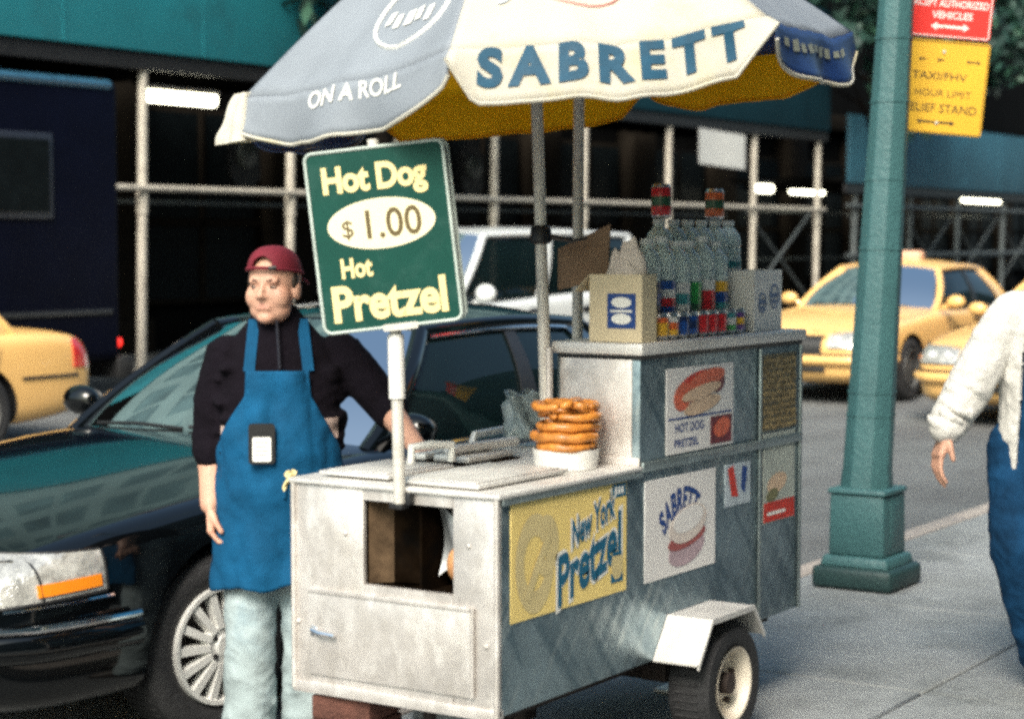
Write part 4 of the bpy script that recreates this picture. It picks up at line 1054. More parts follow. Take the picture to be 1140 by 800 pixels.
for rr in (1., .62):
    q.tube([ontopan(1, .30, .64, .64, .86, .003)(math.cos(k*.2618)*.5*rr, math.sin(k*.2618)*.5*rr) for k in range(25)], .005, 4)
q.build('picture', mat('ink_faded_red', (.60, .30, .26), .6), PAN[1], norm=False)
q = MB()
q.text('ON A ROLL', ontoval(0, .36, .80, .02, .36), 1., 1., bold=.02)
q.build('lettering', M_inkw, VALS[0], norm=False); q = MB()
q.tube([ontopan(0, .50, .90, .62, .90, .003)(math.cos(k*.2618)*.5, math.sin(k*.2618)*.5) for k in range(25)], .007, 4); q.build('emblem', M_inkw, PAN[0], norm=False); q = MB()
blurred_marks(q, ontopan(0, .56, .84, .76, .84), 5, 8); q.build('lettering', M_inkw, PAN[0], norm=False); q = MB(); blurred_marks(q, ontopan(0, .63, .77, .67, .73), 3, 5)
q.build('lettering', M_inkw, PAN[0], norm=False)
q = MB(); blurred_marks(q, ontoval(2, .12, .80, .22, .52), 9, 3); q.build('lettering', mat('ink_gold', (.25, .26, .2), .6), VALS[2], norm=False)
q = MB(); q.tube([ontopan(2, .2, .8, .45, .75, .003)(math.cos(k*.2618)*.5, math.sin(k*.2618)*.5) for k in range(25)], .007, 4); q.build('emblem', M_inkw, PAN[2], norm=False)

# second pole, behind the cabinet
o = thing('pole', 'bare metal pole standing behind the steel cabinet, right of the umbrella pole', 'pole', (5.72, 3.46, Z1))
q = MB(); q.tube([(5.72, 3.46, Z1+.005), (5.73, 3.46, 2.22)], .019, 12); q.build('shaft', M_pipe, o)
q = MB(); q.tube([(5.72, 3.46, Z1+.005), (5.72, 3.46, Z1+.03)], .05, 12); q.build('base', M_st, o)

# ------------------------------------------------------------------ price sign
M_sgreen = mat('sign_green', (.002, .050, .038), .5, spec=.2, var=.14, vscale=5, dirt=(.10, .2, .18), dscale=9, damt=.12)
sg = thing('price_sign', 'dark green price sign board on a pole bolted to the front of the cart', 'sign', (X0-.03, 3.285, .90))
rot = R(6.6)
C_ = V((4.42, 3.318, 1.672))
sr = V((math.sin(R(31)), -math.cos(R(31)), 0)); sf = V((-math.cos(R(31)), -math.sin(R(31)), 0))
ar = (sr*math.cos(rot)+V((0, 0, 1))*math.sin(rot)); au = (V((0, 0, 1))*math.cos(rot)-sr*math.sin(rot))
SW, SH = .395, .512
def sgp(a, c, d=0.): return C_+ar*a+au*c+sf*d
q = MB()
def rrect(w_, h_, r, n=5):
    pts = []
    for sx, sy, a0 in ((1, 1, 0), (-1, 1, 90), (-1, -1, 180), (1, -1, 270)):
        for k in range(n+1):
            a = R(a0+90*k/n); pts.append((sx*(w_/2-r)+r*math.cos(a), sy*(h_/2-r)+r*math.sin(a)))
    return pts
q.prism(rrect(SW, SH, .022), lambda a, c, t: sgp(a, c, t), .012); bd = q.build('board', M_sgreen, sg, ang=30)
q = MB(); q.prism(rrect(SW, SH, .022), lambda a, c, t: sgp(a+.010, c+.002, -.034-t)-ar*.0, .012); q.build('back_board', mat('sign_back', (.34, .38, .36), .6, var=.15), sg, ang=30)
q = MB(); q.tube([sgp(x, y, .012) for x, y in rrect(SW, SH, .022)+[rrect(SW, SH, .022)[0]]], .005, 6); q.tube([sgp(x+.010, y+.002, -.034) for x, y in rrect(SW, SH, .022)+[rrect(SW, SH, .022)[0]]], .005, 6); q.build('edging', mat('sign_edge', (.42, .48, .44), .5, var=.2), sg)
q = MB()
l1 = .0135
LT = lambda: q.build('lettering', M_cream, bd, norm=False)
q.text('Hot Dog', lambda a, c: sgp(a-.005, c+.163, l1), .300, .100, 0, bold=.04, spacing=.96); LT(); q = MB()
q.text('Hot', lambda a, c: sgp(a-.085, c-.078, l1), .090, .058, 0, bold=.035); LT(); q = MB()
q.text('Pretzel', lambda a, c: sgp(a-.002, c-.178, l1), .328, .106, 0, bold=.035, spacing=.98)
q.build('lettering', M_cream, bd, norm=False)
q = MB(); q.prism([(math.cos(k*.157)*.155, math.sin(k*.157)*.072) for k in range(40)], lambda a, c, t: sgp(a+.0, c+.040, .0125+t), .001); ov = q.build('price_oval', mat('cream_panel', (.78, .70, .47), .6, var=.05), bd)
M_brn = mat('ink_brown', (.10, .07, .02), .6)
q = MB(); q.text('1.00', lambda a, c: sgp(a+.035, c+.040, .0148), .158, .083, 0, bold=.01); q.build('lettering', M_brn, ov, norm=False); q = MB(); q.text('$', lambda a, c: sgp(a-.098, c+.030, .0148), .032, .055, 0, bold=.0); q.build('lettering', M_brn, ov, norm=False)
q = MB()
pb = V((X0-.022, 3.285, .893)); pt = sgp(.0, -.27, -.022)
q.tube([pb, pb.lerp(pt, .5), pt, sgp(.0, .28, -.022)], .0175, 14); q.build('pole', M_pipe, sg)
q = MB(); q.tube([pb.lerp(pt, .62), pb.lerp(pt, .98)], .024, 14); q.build('sleeve', M_white, sg)
q = MB(); q.prism(rrect(.10, .02, .006), lambda a, c, t: sgp(a+.02, c-.258, .006+t), .012); q.build('clip', M_pipe, sg)
q = MB(); q.box((X0-.03, 3.245, .905), (X0-.004, 3.262, .94), bev=.003); q.box((X0-.045, 3.262, .893), (X0-.0005, 3.308, .909), bev=.003); q.build('bracket', M_black, sg)

# ------------------------------------------------------------------ things on the cart
# pretzels on a white tub
PC = V((5.118, 3.135, Z1+.004))
t = thing('paper_tray', 'low white paper tub under the stack of pretzels', 'tub', PC)
q = MB(); q.lathe([(.001, .002), (.098, .002), (.105, .062), (.101, .062), (.095, .01), (.001, .01)], PC, (0, 0, 1), 32); q.build('tub', M_white, t)
M_pz = mat('pretzel_crust', (.50, .185, .030), .42, var=.45, vscale=22, coat=.1, bump=.15, bscale=35)
def pretzel(c, rz, name_lab, s=1.):
    q = MB(); m = Matrix.Translation(c) @ Matrix.Rotation(rz, 4, 'Z')
    def P(x, y, z): return m @ V((x*s, y*s, z))
    pts = []; n = 30
    for k in range(n+1):
        a = lerp(-1.05, math.pi+1.05, k/n)     # outer loop
        pts.append(P(.098*math.cos(a), .085*math.sin(a)+.005, .002*math.sin(5*a)))
    l = [P(-.02, -.085, .012), P(.0, -.045, .018), P(.035, .0, .016), P(.062, .045, .014)]
    r_ = [P(.02, -.085, .004), P(-.0, -.045, .006), P(-.035, .0, .012), P(-.062, .045, .014)]
    q.tube(pts, [.0105+.0065*math.sin(math.pi*k/n)*(1+.25*math.sin(k*1.7+rz*3)) for k in range(n+1)], 10)
    q.tube([pts[0]]+r_, [.012, .014, .014, .013, .012], 8); q.tube([pts[-1]]+l, [.012, .014, .014, .013, .012], 8)
    o = q.build('pretzel', M_pz, ang=180); md = o.modifiers.new('x', 'SUBSURF'); md.levels = md.render_levels = 1; bake(o); shade(o, 180)
    tag(o, name_lab, 'pretzel', 'pretzels stacked on the white tub')
for k, lab in enumerate(('bottom pretzel of the stack, lying on the white tub', 'second pretzel from the bottom of the stack', 'middle pretzel of the stack of five', 'second pretzel from the top of the stack', 'topmost golden pretzel of the stack')):
    pretzel(PC+V((random.uniform(-.012, .012), random.uniform(-.012, .012), .071+k*.031)), k*1.3+.4, lab)
# plastic bag of napkins
q = MB()
def bagf(u, v):
    a = u*2*math.pi; n = noise.noise(V((math.cos(a)*1.6, math.sin(a)*1.6, v*3)))
    r = .062*(1+.45*n)*(1.-.15*v if v < .8 else .9+.9*(v-.8)) + .012*math.sin(a*5+v*6)
    return (5.585+r*math.cos(a)*1.1, 3.585+r*math.sin(a), Z1+.035+.155*v+.03*n*v)
q.grid(bagf, 40, 22, closeu=True);
o = q.build('plastic_bag', mat('milky_plastic', (.40, .46, .46), .25, trans=.4, var=.2, vscale=12, coat=.4), ang=180, solid=.002); tag(o, 'crumpled translucent plastic bag standing behind the pretzels', 'bag')
# carton with open flap and an added liner in it
M_card = mat('brown_card', (.20, .125, .075), .85, var=.1, vscale=8)
M_carton = mat('tan_carton', (.60, .50, .33), .75, var=.07, vscale=8)
ca = thing('carton', 'open tan carton with a blue and white label and a raised brown flap', 'box', (5.32, 3.1, CT))
q = MB(); cx0, cx1, cy0, cy1, ch = 5.20, 5.415, 3.00, 3.25, .215
cx0 = 5.30; cx1 = 5.395; cy0 = 2.968; cy1 = 3.160
th = .006
q.box((cx0, cy0, CT+.002), (cx1, cy0+th, CT+ch)); q.box((cx0, cy1-th, CT+.002), (cx1, cy1, CT+ch)); q.box((cx0, cy0+th, CT+.002), (cx0+th, cy1-th, CT+ch)); q.box((cx1-th, cy0+th, CT+.002), (cx1, cy1-th, CT+ch)); q.box((cx0+th, cy0+th, CT+.002), (cx1-th, cy1-th, CT+.01))
q.build('carton_box', M_carton, ca)
q = MB(); q.rings([[(cx1-.004, cy1+.175, CT+.16), (cx1+.002, cy1+.175, CT+.16), (cx1+.002, cy1+.175, CT+.295), (cx1-.004, cy1+.175, CT+.295)], [(cx1, cy1-.01, CT+.20), (cx1+.006, cy1-.01, CT+.20), (cx1+.006, cy1-.02, CT+.375), (cx1, cy1-.02, CT+.375)]]); q.build('flap', M_card, ca, smooth=False)
q = MB(); q.rings([[(cx0-.03, cy1+.035, CT+.16), (cx0+.12, cy1+.035, CT+.16), (cx0+.12, cy1+.039, CT+.16), (cx0-.03, cy1+.039, CT+.16)], [(cx0, cy1, CT+ch-.003), (cx1, cy1, CT+ch-.003), (cx1, cy1+.004, CT+ch-.003), (cx0, cy1+.004, CT+ch-.003)]]); q.build('flap', M_carton, ca, smooth=False)
lx0, lx1, lz0, lz1 = cx0+.050, cx1-.028, CT+.045, CT+.155
# label on the end wall that faces the street corner
q = MB(); ly0, ly1 = cy0+.055, cy1-.075
lx0, lx1 = cy0+.022, cy0+.125
q.box((cx0-.002, lx0, lz0), (cx0-.0004, lx1, lz1)); lb = q.build('label_patch', M_blue, ca)
q = MB()
for zz, rr in ((lz0+.082, .75), (lz0+.030, .75)): q.prism([(math.cos(k*.314)*.044*rr*1.1, math.sin(k*.314)*.017) for k in range(20)], lambda a, c, t: (cx0-.0024-t, (lx0+lx1)/2+a, zz+c), .0006)
q.box((cx0-.003, lx0+.012, lz0+.051), (cx0-.0022, lx1-.012, lz0+.058)); q.build('label_print', M_inkw, lb)
q = MB()                                                       # made-up pale liner in place of the sky-lit carton flap
jx, jy = (cx0+cx1)/2, (cy0+cy1)/2
def liner(u, v):
    a = u*2*math.pi; n = noise.noise(V((math.cos(a)*1.3, math.sin(a)*1.3, v*2.2)))
    k = (1.-.55*v**2.5)*(1+.22*n*v)
    return (jx+.040*k*math.cos(a), jy-.012+.078*k*math.sin(a), CT+.15+.155*v+.035*n*v-.02*math.sin(a)*v)
q.grid(liner, 40, 16, closeu=True); q.bm.verts.ensure_lookup_table(); q.bm.faces.new([q.bm.verts[k*16+15] for k in range(40)])
q.build('lit_flap_liner', mat('pale_liner', (.62, .53, .46), .8, var=.12, vscale=14, bump=.3, bscale=25), ca, ang=60)
# bottles and cans
M_wat = glass_mat('water_bottle_plastic', (.70, .82, .79), .64, .10)
M_wcap = mat('bottle_cap_white', (.62, .64, .62), .4, var=.05)
M_al = mat('can_aluminium', (.6, .6, .6), .3, .9, var=.05)
def can(c, cols, lab, h=.118, r=.033, group='soda cans stacked on the cart', cat='can'):
    c = V(c); t = thing('soda_can', lab, cat, c, group=group)
    q = MB(); q.lathe([(.001, .004), (r*.72, 0), (r*.80, .002), (r, .012), (r, h*.36), (r, h*.64), (r, h-.014), (r*.8, h-.001), (r*.76, h-.004), (.001, h-.004)], c, (0, 0, 1), 24, mis=[3, 3, 3, 0, 1, 2, 3, 3, 3]); q.build('body', cols+[M_al], t)
def flat(n, col): return mat(n, col, .35, 0., var=.1, vscale=20, coat=.3)
F = dict(red=flat('can_red', (.55, .02, .025)), blue=flat('can_blue', (.01, .06, .26)), navy=flat('can_navy', (.008, .02, .08)), green=flat('can_green', (.03, .28, .06)), yel=flat('can_yellow', (.72, .40, .03)), wht=flat('can_white', (.6, .6, .58)), pur=flat('can_purple', (.12, .05, .22)), blk=flat('can_black', (.02, .018, .02)), org=flat('can_orange', (.60, .12, .03)), dgr=flat('can_dark_green', (.03, .10, .05)), teal=flat('can_teal', (.05, .25, .27)))
front_row = [(5.495, 'yel yel org', 'yellow soda can at the left end of the front row, beside the carton'), (5.562, 'yel org wht', 'yellow and orange soda can, second from the left in the front row'),
             (5.632, 'blue blue navy', 'blue soda can left of the other blue can in the front row'), (5.70, 'blue navy blue', 'blue soda can beside the red cans in the front row'),
             (5.772, 'red red red', 'leftmost of the three red soda cans'), (5.840, 'red red red', 'middle one of the three red soda cans'), (5.908, 'red red red', 'rightmost of the three red soda cans'),
             (5.980, 'green wht teal', 'green and white soda can right of the red cans'), (6.047, 'pur yel pur', 'purple and yellow soda can at the right end of the front row')]
for x, cs, lab in front_row: can((x, 3.015, CT+.003), [F[k] for k in cs.split()], lab, h=.085 if x > 5.52 else .085)
def bottle(c, h, r, body_m, cap_m, lab_m, lab, labz=(.32, .62), name='soda_bottle', cat='bottle', group='drink bottles on the cart', liquid=None):
    c = V(c); t = thing(name, lab, cat, c, group=group)
    prof = [(.001, .006), (r*.78, 0.), (r*.97, .012), (r, .03), (r, h*.26), (r*.93, h*.30), (r, h*.34), (r, h*.54), (r*.93, h*.57), (r, h*.60), (r, h*.63), (r*.92, h*.66), (r, h*.69), (r*.98, h*.76), (r*.84, h*.83), (r*.56, h*.89), (r*.40, h*.915), (r*.38, h*.96), (r*.38, h*.97)]
    q = MB(); q.lathe(prof, c, (0, 0, 1), 24); q.build('body', body_m, t)
    if liquid:
        q = MB(); q.lathe([(max(.001, a*.93), b_*.98+.002) for a, b_ in prof[:13]]+[(.001, h*.72)], c, (0, 0, 1), 20); q.build('liquid', liquid, t)
    q = MB(); q.cyl(c+V((0, 0, h*.94)), c+V((0, 0, h)), r*.46, n=18); q.build('cap', cap_m, t)
    if lab_m:
        q = MB(); n = len(lab_m)
        for k, m in enumerate(lab_m):
            z0 = lerp(labz[0], labz[1], k/n)*h; z1 = lerp(labz[0], labz[1], (k+1)/n)*h
            q.lathe([(r*1.012, z0), (r*1.012, z1)], c, (0, 0, 1), 24, mi=k)
        q.build('label_band', lab_m, t)
# second tier: bottles stand behind the cans
M_cola = mat('cola', (.02, .008, .006), .2, var=.1)
low = [(5.56, M_cola, [F['navy'], F['blue'], F['navy']], 'dark cola bottle with a navy label, leftmost in the middle row'), (5.658, M_cola, [F['blue'], F['red'], F['wht'], F['blue']], 'cola bottle with a red, white and blue label in the middle row'),
       (5.756, None, [F['wht'], F['teal'], F['wht']], 'clear bottle with a pale label in the middle row'), (5.854, mat('lime_soda', (.02, .16, .06), .2), [F['dgr'], F['green'], F['green']], 'green soda bottle with a bright green label in the middle row'),
       (5.952, None, [F['red'], F['red'], F['wht']], 'clear bottle with a red and white label, right of the green one'), (6.05, None, [F['teal'], F['blue'], F['yel']], 'clear bottle with a teal, blue and yellow label, rightmost of the middle row')]
for x, liq, lm, lab in low:
    bottle((x+random.uniform(-.004, .004), 3.098+random.uniform(-.006, .004), CT+.003), random.choice((.318, .325, .333)), .0475, M_wat, M_wcap, lm, lab, labz=(.22, .56), liquid=liq)
back = [(5.85, 3.21, 'clear water bottle at the left end of the back row'), (5.955, 3.21, 'clear water bottle under the red topped can'), (6.06, 3.21, 'clear water bottle in the centre of the back row, left of the gap'), (6.165, 3.21, 'clear water bottle right of the centre of the back row'), (6.27, 3.21, 'clear water bottle under the orange topped can'), (6.375, 3.21, 'clear water bottle at the right end of the back row')]
# the back row stands on a flat tray of cans
q = MB(); q.box((5.79, 3.157, CT+.002), (6.44, 3.262, CT+.098), bev=.006); o = q.build('drinks_tray', mat('tray_card', (.16, .19, .2), .8, var=.2)); tag(o, 'low cardboard drinks tray behind the bottles, carrying the back row', 'tray')
for x, y, lab in back: bottle((x, y, CT+.100), .295, .047, M_wat, M_wcap, [F['wht'], F['teal']], lab, labz=(.34, .50), name='water_bottle', group='water bottles in the back row')
can((5.865, 3.21, CT+.100+.297), [F['red'], F['dgr'], F['red']], 'green can with red ends balanced on a water bottle, under the thin post', h=.120, r=.034, group='cans balanced on the bottles')
can((6.265, 3.21, CT+.100+.297), [F['org'], F['dgr'], F['org']], 'green can with orange ends balanced on a water bottle, right of the other', h=.112, r=.034, group='cans balanced on the bottles')
# white carton at the right end
wb = thing('carton', 'white printed carton, open on top, at the right end of the drinks', 'box', (6.27, 3.1, CT))
q = MB(); a0, a1, b0, b1, hh = 6.145, 6.42, 2.99, 3.115, .215
mtx = Matrix.Translation((a0, b0, CT+.002)) @ Matrix.Rotation(R(5), 4, 'Z')
dx, dy = a1-a0, b1-b0
for lo, hi in (((0, 0, 0), (dx, .006, hh)), ((0, dy-.006, 0), (dx, dy, hh)), ((0, .006, 0), (.006, dy-.006, hh)), ((dx-.006, .006, 0), (dx, dy-.006, hh)), ((.006, .006, 0), (dx-.006, dy-.006, .006))): q.box(lo, hi, mtx=mtx)
q.build('carton_box', M_white, wb)
q = MB()
for xx, zz, rr in ((.075, .10, .034), (.195, .12, .042)):
    q.tube([mtx @ V((xx+math.cos(k*.2618)*rr, -.002, zz+math.sin(k*.2618)*rr)) for k in range(25)], .003, 4)
    q.box((xx-rr*.7, -.0025, zz-.004), (xx+rr*.7, -.0006, zz+.012), mtx=mtx); q.box((xx-rr*.5, -.0025, zz-.024), (xx+rr*.5, -.0006, zz-.012), mtx=mtx)
q.build('print', mat('ink_pale_blue', (.14, .2, .33), .6, var=.2), wb)
q = MB(); q.box((.01, .01, hh-.03), (dx-.01, dy-.01, hh-.02), mtx=mtx); q.build('dark_inside', M_black, wb)  # flat black sheet just below the open top
# ------------------------------------------------------------------ lamp post and its signs
M_green = mat('post_green', (.043, .118, .124), .5, var=.14, vscale=3, dirt=(.025, .075, .08), dscale=6, damt=.6, bump=.25, bscale=45)
M_greend = mat('post_green_dark', (.016, .045, .045), .55, var=.2, vscale=5, bump=.25, bscale=45)
PX, PY = 8.72, 3.63
t = thing('lamp_post', 'green octagonal cast iron lamp post on a square stepped base', 'lamp post', (PX, PY, 0))
def sq(h0, h1, z0, z1, name, m, bev=.012):
    q = MB(); q.rings([[(PX+sx*h, PY+sy*h, z) for sx, sy in ((-1, -1), (1, -1), (1, 1), (-1, 1))] for h, z in ((h0, z0), (h1, z1))])
    bmesh.ops.bevel(q.bm, geom=q.bm.edges[:], offset=bev, segments=2, profile=.5, affect='EDGES')
    return q.build(name, m, t, ang=50)
sq(.205, .205, .0, .105, 'plinth', M_greend, .025); sq(.175, .160, .105, .155, 'plinth_moulding', M_green)
b_ = sq(.142, .138, .155, .45, 'base_box', M_green); sq(.150, .146, .45, .478, 'base_cornice', M_green)
q = MB(); q.box((PX-.06, PY-.1445, .20), (PX+.06, PY-.139, .41), bev=.004); q.build('access_door', M_green, b_)
up = V((math.sin(R(31.8))*.050, -math.cos(R(31.8))*.050, 1.)).normalized()
def oct(r, z): 
    c = V((PX, PY, .6))+up*(z-.6)
    return [c+V((r*math.cos(R(22.5+45*k+8)), r*math.sin(R(22.5+45*k+8)), 0)) for k in range(8)]
q = MB(); q.rings([oct(.128, .478), oct(.124, .53), oct(.121, .56), oct(.075, 3.4), oct(.05, 7.6)])
bmesh.ops.bevel(q.bm, geom=[e for e in q.bm.edges if abs((e.verts[0].co-e.verts[1].co).normalized().z) > .8], offset=.006, segments=2, profile=.5, affect='EDGES')
sh = q.build('shaft', M_green, t, ang=28)
for z, rr in ((.82, .116), (.93, .1145), (1.62, .104), (1.95, .0985), (2.32, .093), (2.62, .0885)):
    q = MB(); q.rings([oct(rr+.003, z), oct(rr+.003, z+.014)]); q.build('strap_band', M_green, sh)
q = MB(); e = V((PX, PY, .6))+up*7.0
q.tube([e, e+V((.1, .5, .5)), e+V((.2, 1.6, .8)), e+V((.25, 2.4, .8))], [.05, .045, .04, .035], 10); ar_ = q.build('arm', M_green, t)
q = MB(); q.ell(e+V((.25, 2.65, .78)), (.16, .36, .10)); q.build('lamp_head', M_pipe, ar_)

def sgn(name, label, ctr, w_, h_, lean, mats, fn, yawd=27.):
    t = thing(name, label, 'sign', ctr, group='parking signs on the lamp post')
    r_ = V((math.sin(R(yawd)), -math.cos(R(yawd)), 0)); f_ = V((-math.cos(R(yawd)), -math.sin(R(yawd)), 0))
    a_ = (r_*math.cos(lean)-V((0, 0, 1))*math.sin(lean)); u_ = V((0, 0, 1))*math.cos(lean)+r_*math.sin(lean)
    P = lambda x, y, d=0.: V(ctr)+a_*x+u_*y+f_*(d-.03*(x/w_*2)**2*0)
    q = MB(); q.prism(rrect(w_, h_, .018), lambda a, c, t_: P(a, c, t_), .004); bd = q.build('plate', mats[0], t)
    q = MB(); n = rrect(w_-.014, h_-.014, .014); q.tube([P(x, y, .0045) for x, y in n+[n[0]]], .0034, 5); q.build('border', mats[1], bd)
    fn(P, lambda q: q.build('lettering', mats[2], bd, norm=False))
    q = MB(); q.cyl(P(0, h_*.38, .003), P(0, h_*.38, .012), .008, n=10); q.cyl(P(0, -h_*.38, .003), P(0, -h_*.38, .012), .008, n=10); q.build('bolt', M_pipe, t)
M_sred = mat('sign_red', (.72, .025, .018), .4, var=.05); M_syel = mat('sign_yellow', (.68, .38, .02), .45, var=.08, vscale=5)
M_swhite = mat('sign_white', (.74, .68, .64), .5, var=.04)
def arrow(q, P, x0, x1, y, hw, hl, th, d=.0062):
    pts = [(x0, y), (x0+hl, y+hw), (x0+hl, y+th), (x1-hl, y+th), (x1-hl, y+hw), (x1, y), (x1-hl, y-hw), (x1-hl, y-th), (x0+hl, y-th), (x0+hl, y-hw)]
    q.bm.faces.new([q.bm.verts.new(P(a, c, d)) for a, c in pts])
def line(P, L, txt, x, y, w_, h_, bold):
    q = MB(); q.text(txt, lambda a, c: P(a+x, c+y, .006), w_, h_, bold=bold); L(q)
def arr(P, *a):
    q = MB(); arrow(q, P, *a); return q
def red(P, L):
    line(P, L, 'NO STANDING', .012, .010, .40, .048, .03); line(P, L, 'EXCEPT AUTHORIZED', .015, -.060, .39, .036, .025); line(P, L, 'VEHICLES', .035, -.118, .20, .036, .025)
    L(arr(P, -.065, .125, -.175, .020, .030, .007)).name = 'arrow'
def yel(P, L):
    line(P, L, 'TAXI/FHV', -.01, .055, .27, .038, .0); line(P, L, '1 HOUR LIMIT', 0, -.03, .31, .034, -.005); line(P, L, 'RELIEF STAND', .01, -.105, .36, .042, .0)
    L(arr(P, -.10, .09, -.175, .013, .022, .0045)).name = 'arrow'
    L(arr(P, .115, .185, .135, .010, .014, .003)).name = 'arrow'
    for x in (-.10, -.01):
        q = MB(); q.bm.faces.new([q.bm.verts.new(P(x+a, .135+c, .0064)) for a, c in ((-.02, 0), (-.008, -.012), (-.008, -.003), (.016, -.003), (.016, .003), (-.008, .003), (-.008, .012))]); L(q).name = 'arrow'
sgn('parking_sign', 'red no standing sign with white lettering and arrow, upper sign on the lamp post', (9.36, 3.50, 2.905), .46, .46, R(5.5), [M_sred, M_swhite, M_swhite], red)
sgn('parking_sign', 'yellow taxi stand sign with black lettering and arrow, below the red sign', (9.345, 3.528, 2.43), .45, .465, R(5.5), [M_syel, mat('sign_brown_edge', (.30, .17, .02), .5), mat('ink_black', (.03, .02, .008), .6)], yel)
# ------------------------------------------------------------------ people
M_skin = mat('skin', (.54, .30, .21), .55, var=.10, vscale=14, dirt=(.52, .20, .13), dscale=10, damt=.35, bump=.05, bscale=120)
M_hair = mat('hair', (.025, .016, .010), .6, var=.3, vscale=40)
M_brow = mat('eyebrow_hair', (.10, .05, .033), .7)
M_lip = mat('lips', (.47, .22, .16), .5, var=.05)
M_eye = mat('eye_shaded', (.30, .22, .18), .2, var=0); M_iris = mat('iris', (.03, .02, .012), .15, var=0)  # shade of the eye sockets put into the eye colour
def frame(o, f):
    """local (right, front, up) to world, o: ground point, f: facing direction in degrees"""
    F = V((math.cos(R(f)), math.sin(R(f)), 0)); Rr_ = V((-F.y, F.x, 0))      # viewer's right when the figure faces the viewer
    return lambda a, b, c: V(o)+Rr_*a+F*b+V((0, 0, c))
def chain(q, pts, r, n=12):
    for k in range(len(pts)-1): q.capsule(pts[k], pts[k+1], r[k], r[k+1], n)
def hand(q, w_, d, palm, thumb, curl=.5, s=1.):
    """w_ wrist, d along the hand, palm normal, thumb side; all world vectors"""
    w_ = V(w_); d = V(d).normalized(); p = V(palm); p = (p-d*p.dot(d)).normalized(); th = d.cross(p)
    if th.dot(V(thumb)) < 0: th = -th
    for k, o in enumerate((.031, .0105, -.0105, -.031)):
        q.capsule(w_+th*o*.7*s, w_+d*.085*s+th*o*s, .0155*s, .0135*s, 10)
        L = (.040, .046, .043, .033)[k]*s
        dd = d.copy(); pos = w_+d*.088*s+th*o*1.08*s
        ax = th*(1)
        for j in range(3):
            ang = curl*(.55, .9, .7)[j]
            sign = 1 if d.cross(th).dot(p) < 0 else -1
            dd = Matrix.Rotation(ang*sign, 3, th) @ dd
            if dd.dot(p) < -.2: dd = Matrix.Rotation(-2*ang*sign, 3, th) @ dd
            nx = pos+dd*L*(1, .72, .55)[j]
            q.capsule(pos, nx, (.0092, .0086, .0080)[j]*s, (.0086, .0080, .0066)[j]*s, 8); pos = nx
    b_ = w_+d*.022*s+th*.020*s; m_ = w_+d*.058*s+th*.048*s+p*.016*s; e = m_+d*.030*s+th*.006*s+p*.018*s
    q.capsule(b_, m_, .016*s, .0115*s, 10); q.capsule(m_, e, .011*s, .0088*s, 8)
def head(q, c, yaw, W, tilt=0.):
    """c local head centre; W local->world; returns mapping of head-local points"""
    cy, sy = math.cos(R(yaw)), math.sin(R(yaw))
    H = lambda x, y, z: W(c[0]+cy*x*1.05-sy*y, c[1]+sy*x*1.05+cy*y, c[2]+z)
    o = H(0, 0, 0); m = Matrix((H(1, 0, 0)-o, H(0, 1, 0)-o, H(0, 0, 1)-o)).transposed()
    E = lambda p, r: q.ell(H(*p), r, mtx=m, sub=3)
    E((0, -.012, .035), (.083, .100, .098)); E((0, .026, -.035), (.073, .067, .088)); E((0, .028, -.075), (.070, .056, .052)); E((0, .064, -.104), (.030, .026, .022))
    E((.043, .046, -.034), (.034, .038, .044)); E((-.043, .046, -.034), (.034, .038, .044))
    q.capsule(H(-.040, .078, .022), H(.040, .078, .022), .013, .013); q.capsule(H(0, .086, .010), H(0, .106, -.030), .0085, .0120)
    q.ell(H(.011, .096, -.034), (.008, .009, .008)); q.ell(H(-.011, .096, -.034), (.008, .009, .008))
    q.capsule(H(-.022, .078, -.060), H(.022, .078, -.060), .010, .010); q.capsule(H(-.016, .082, -.0705), H(.016, .082, -.0705), .010, .010)
    for s in (-1, 1): q.ell(H(s*.081, -.006, -.012), (.012, .022, .034), mtx=m)
    return H, m
def face_parts(H, m, root, body):
    for s in (-1, 1):
        q = MB(); q.ell(H(s*.033, .0755, .001), (.0125, .011, .0048), mtx=m); e = q.build('eye', M_eye, root)
        q = MB(); q.ell(H(s*.033-.003, .0848, .001), (.0055, .003, .0044), mtx=m); q.build('iris', M_iris, e)
        q = MB(); q.tube([H(s*.017, .0885, .021), H(s*.033, .0885, .0245), H(s*.052, .076, .020)], [.0035, .0042, .003], 6); q.build('eyebrow', M_brow, root)
    ctr = H(0, .088, -.065)
    body.data.materials.append(M_lip)
    inv = m.transposed()
    for p in body.data.polygons:
        l = inv @ (body.matrix_world @ p.center-ctr)
        if abs(l.x) < .024 and abs(l.z) < .0105*(1-(l.x/.03)**2) and abs(l.y) < .02: p.material_index = 1
def torso_hit(bv, W, a0, b0, phi, z):
    d = W(math.sin(phi), math.cos(phi), 0)-W(0, 0, 0); o = W(a0, b0, z)
    h = bv.ray_cast(o+d*1.2, -d); return (h[0]-o).length if h[0] is not None else None

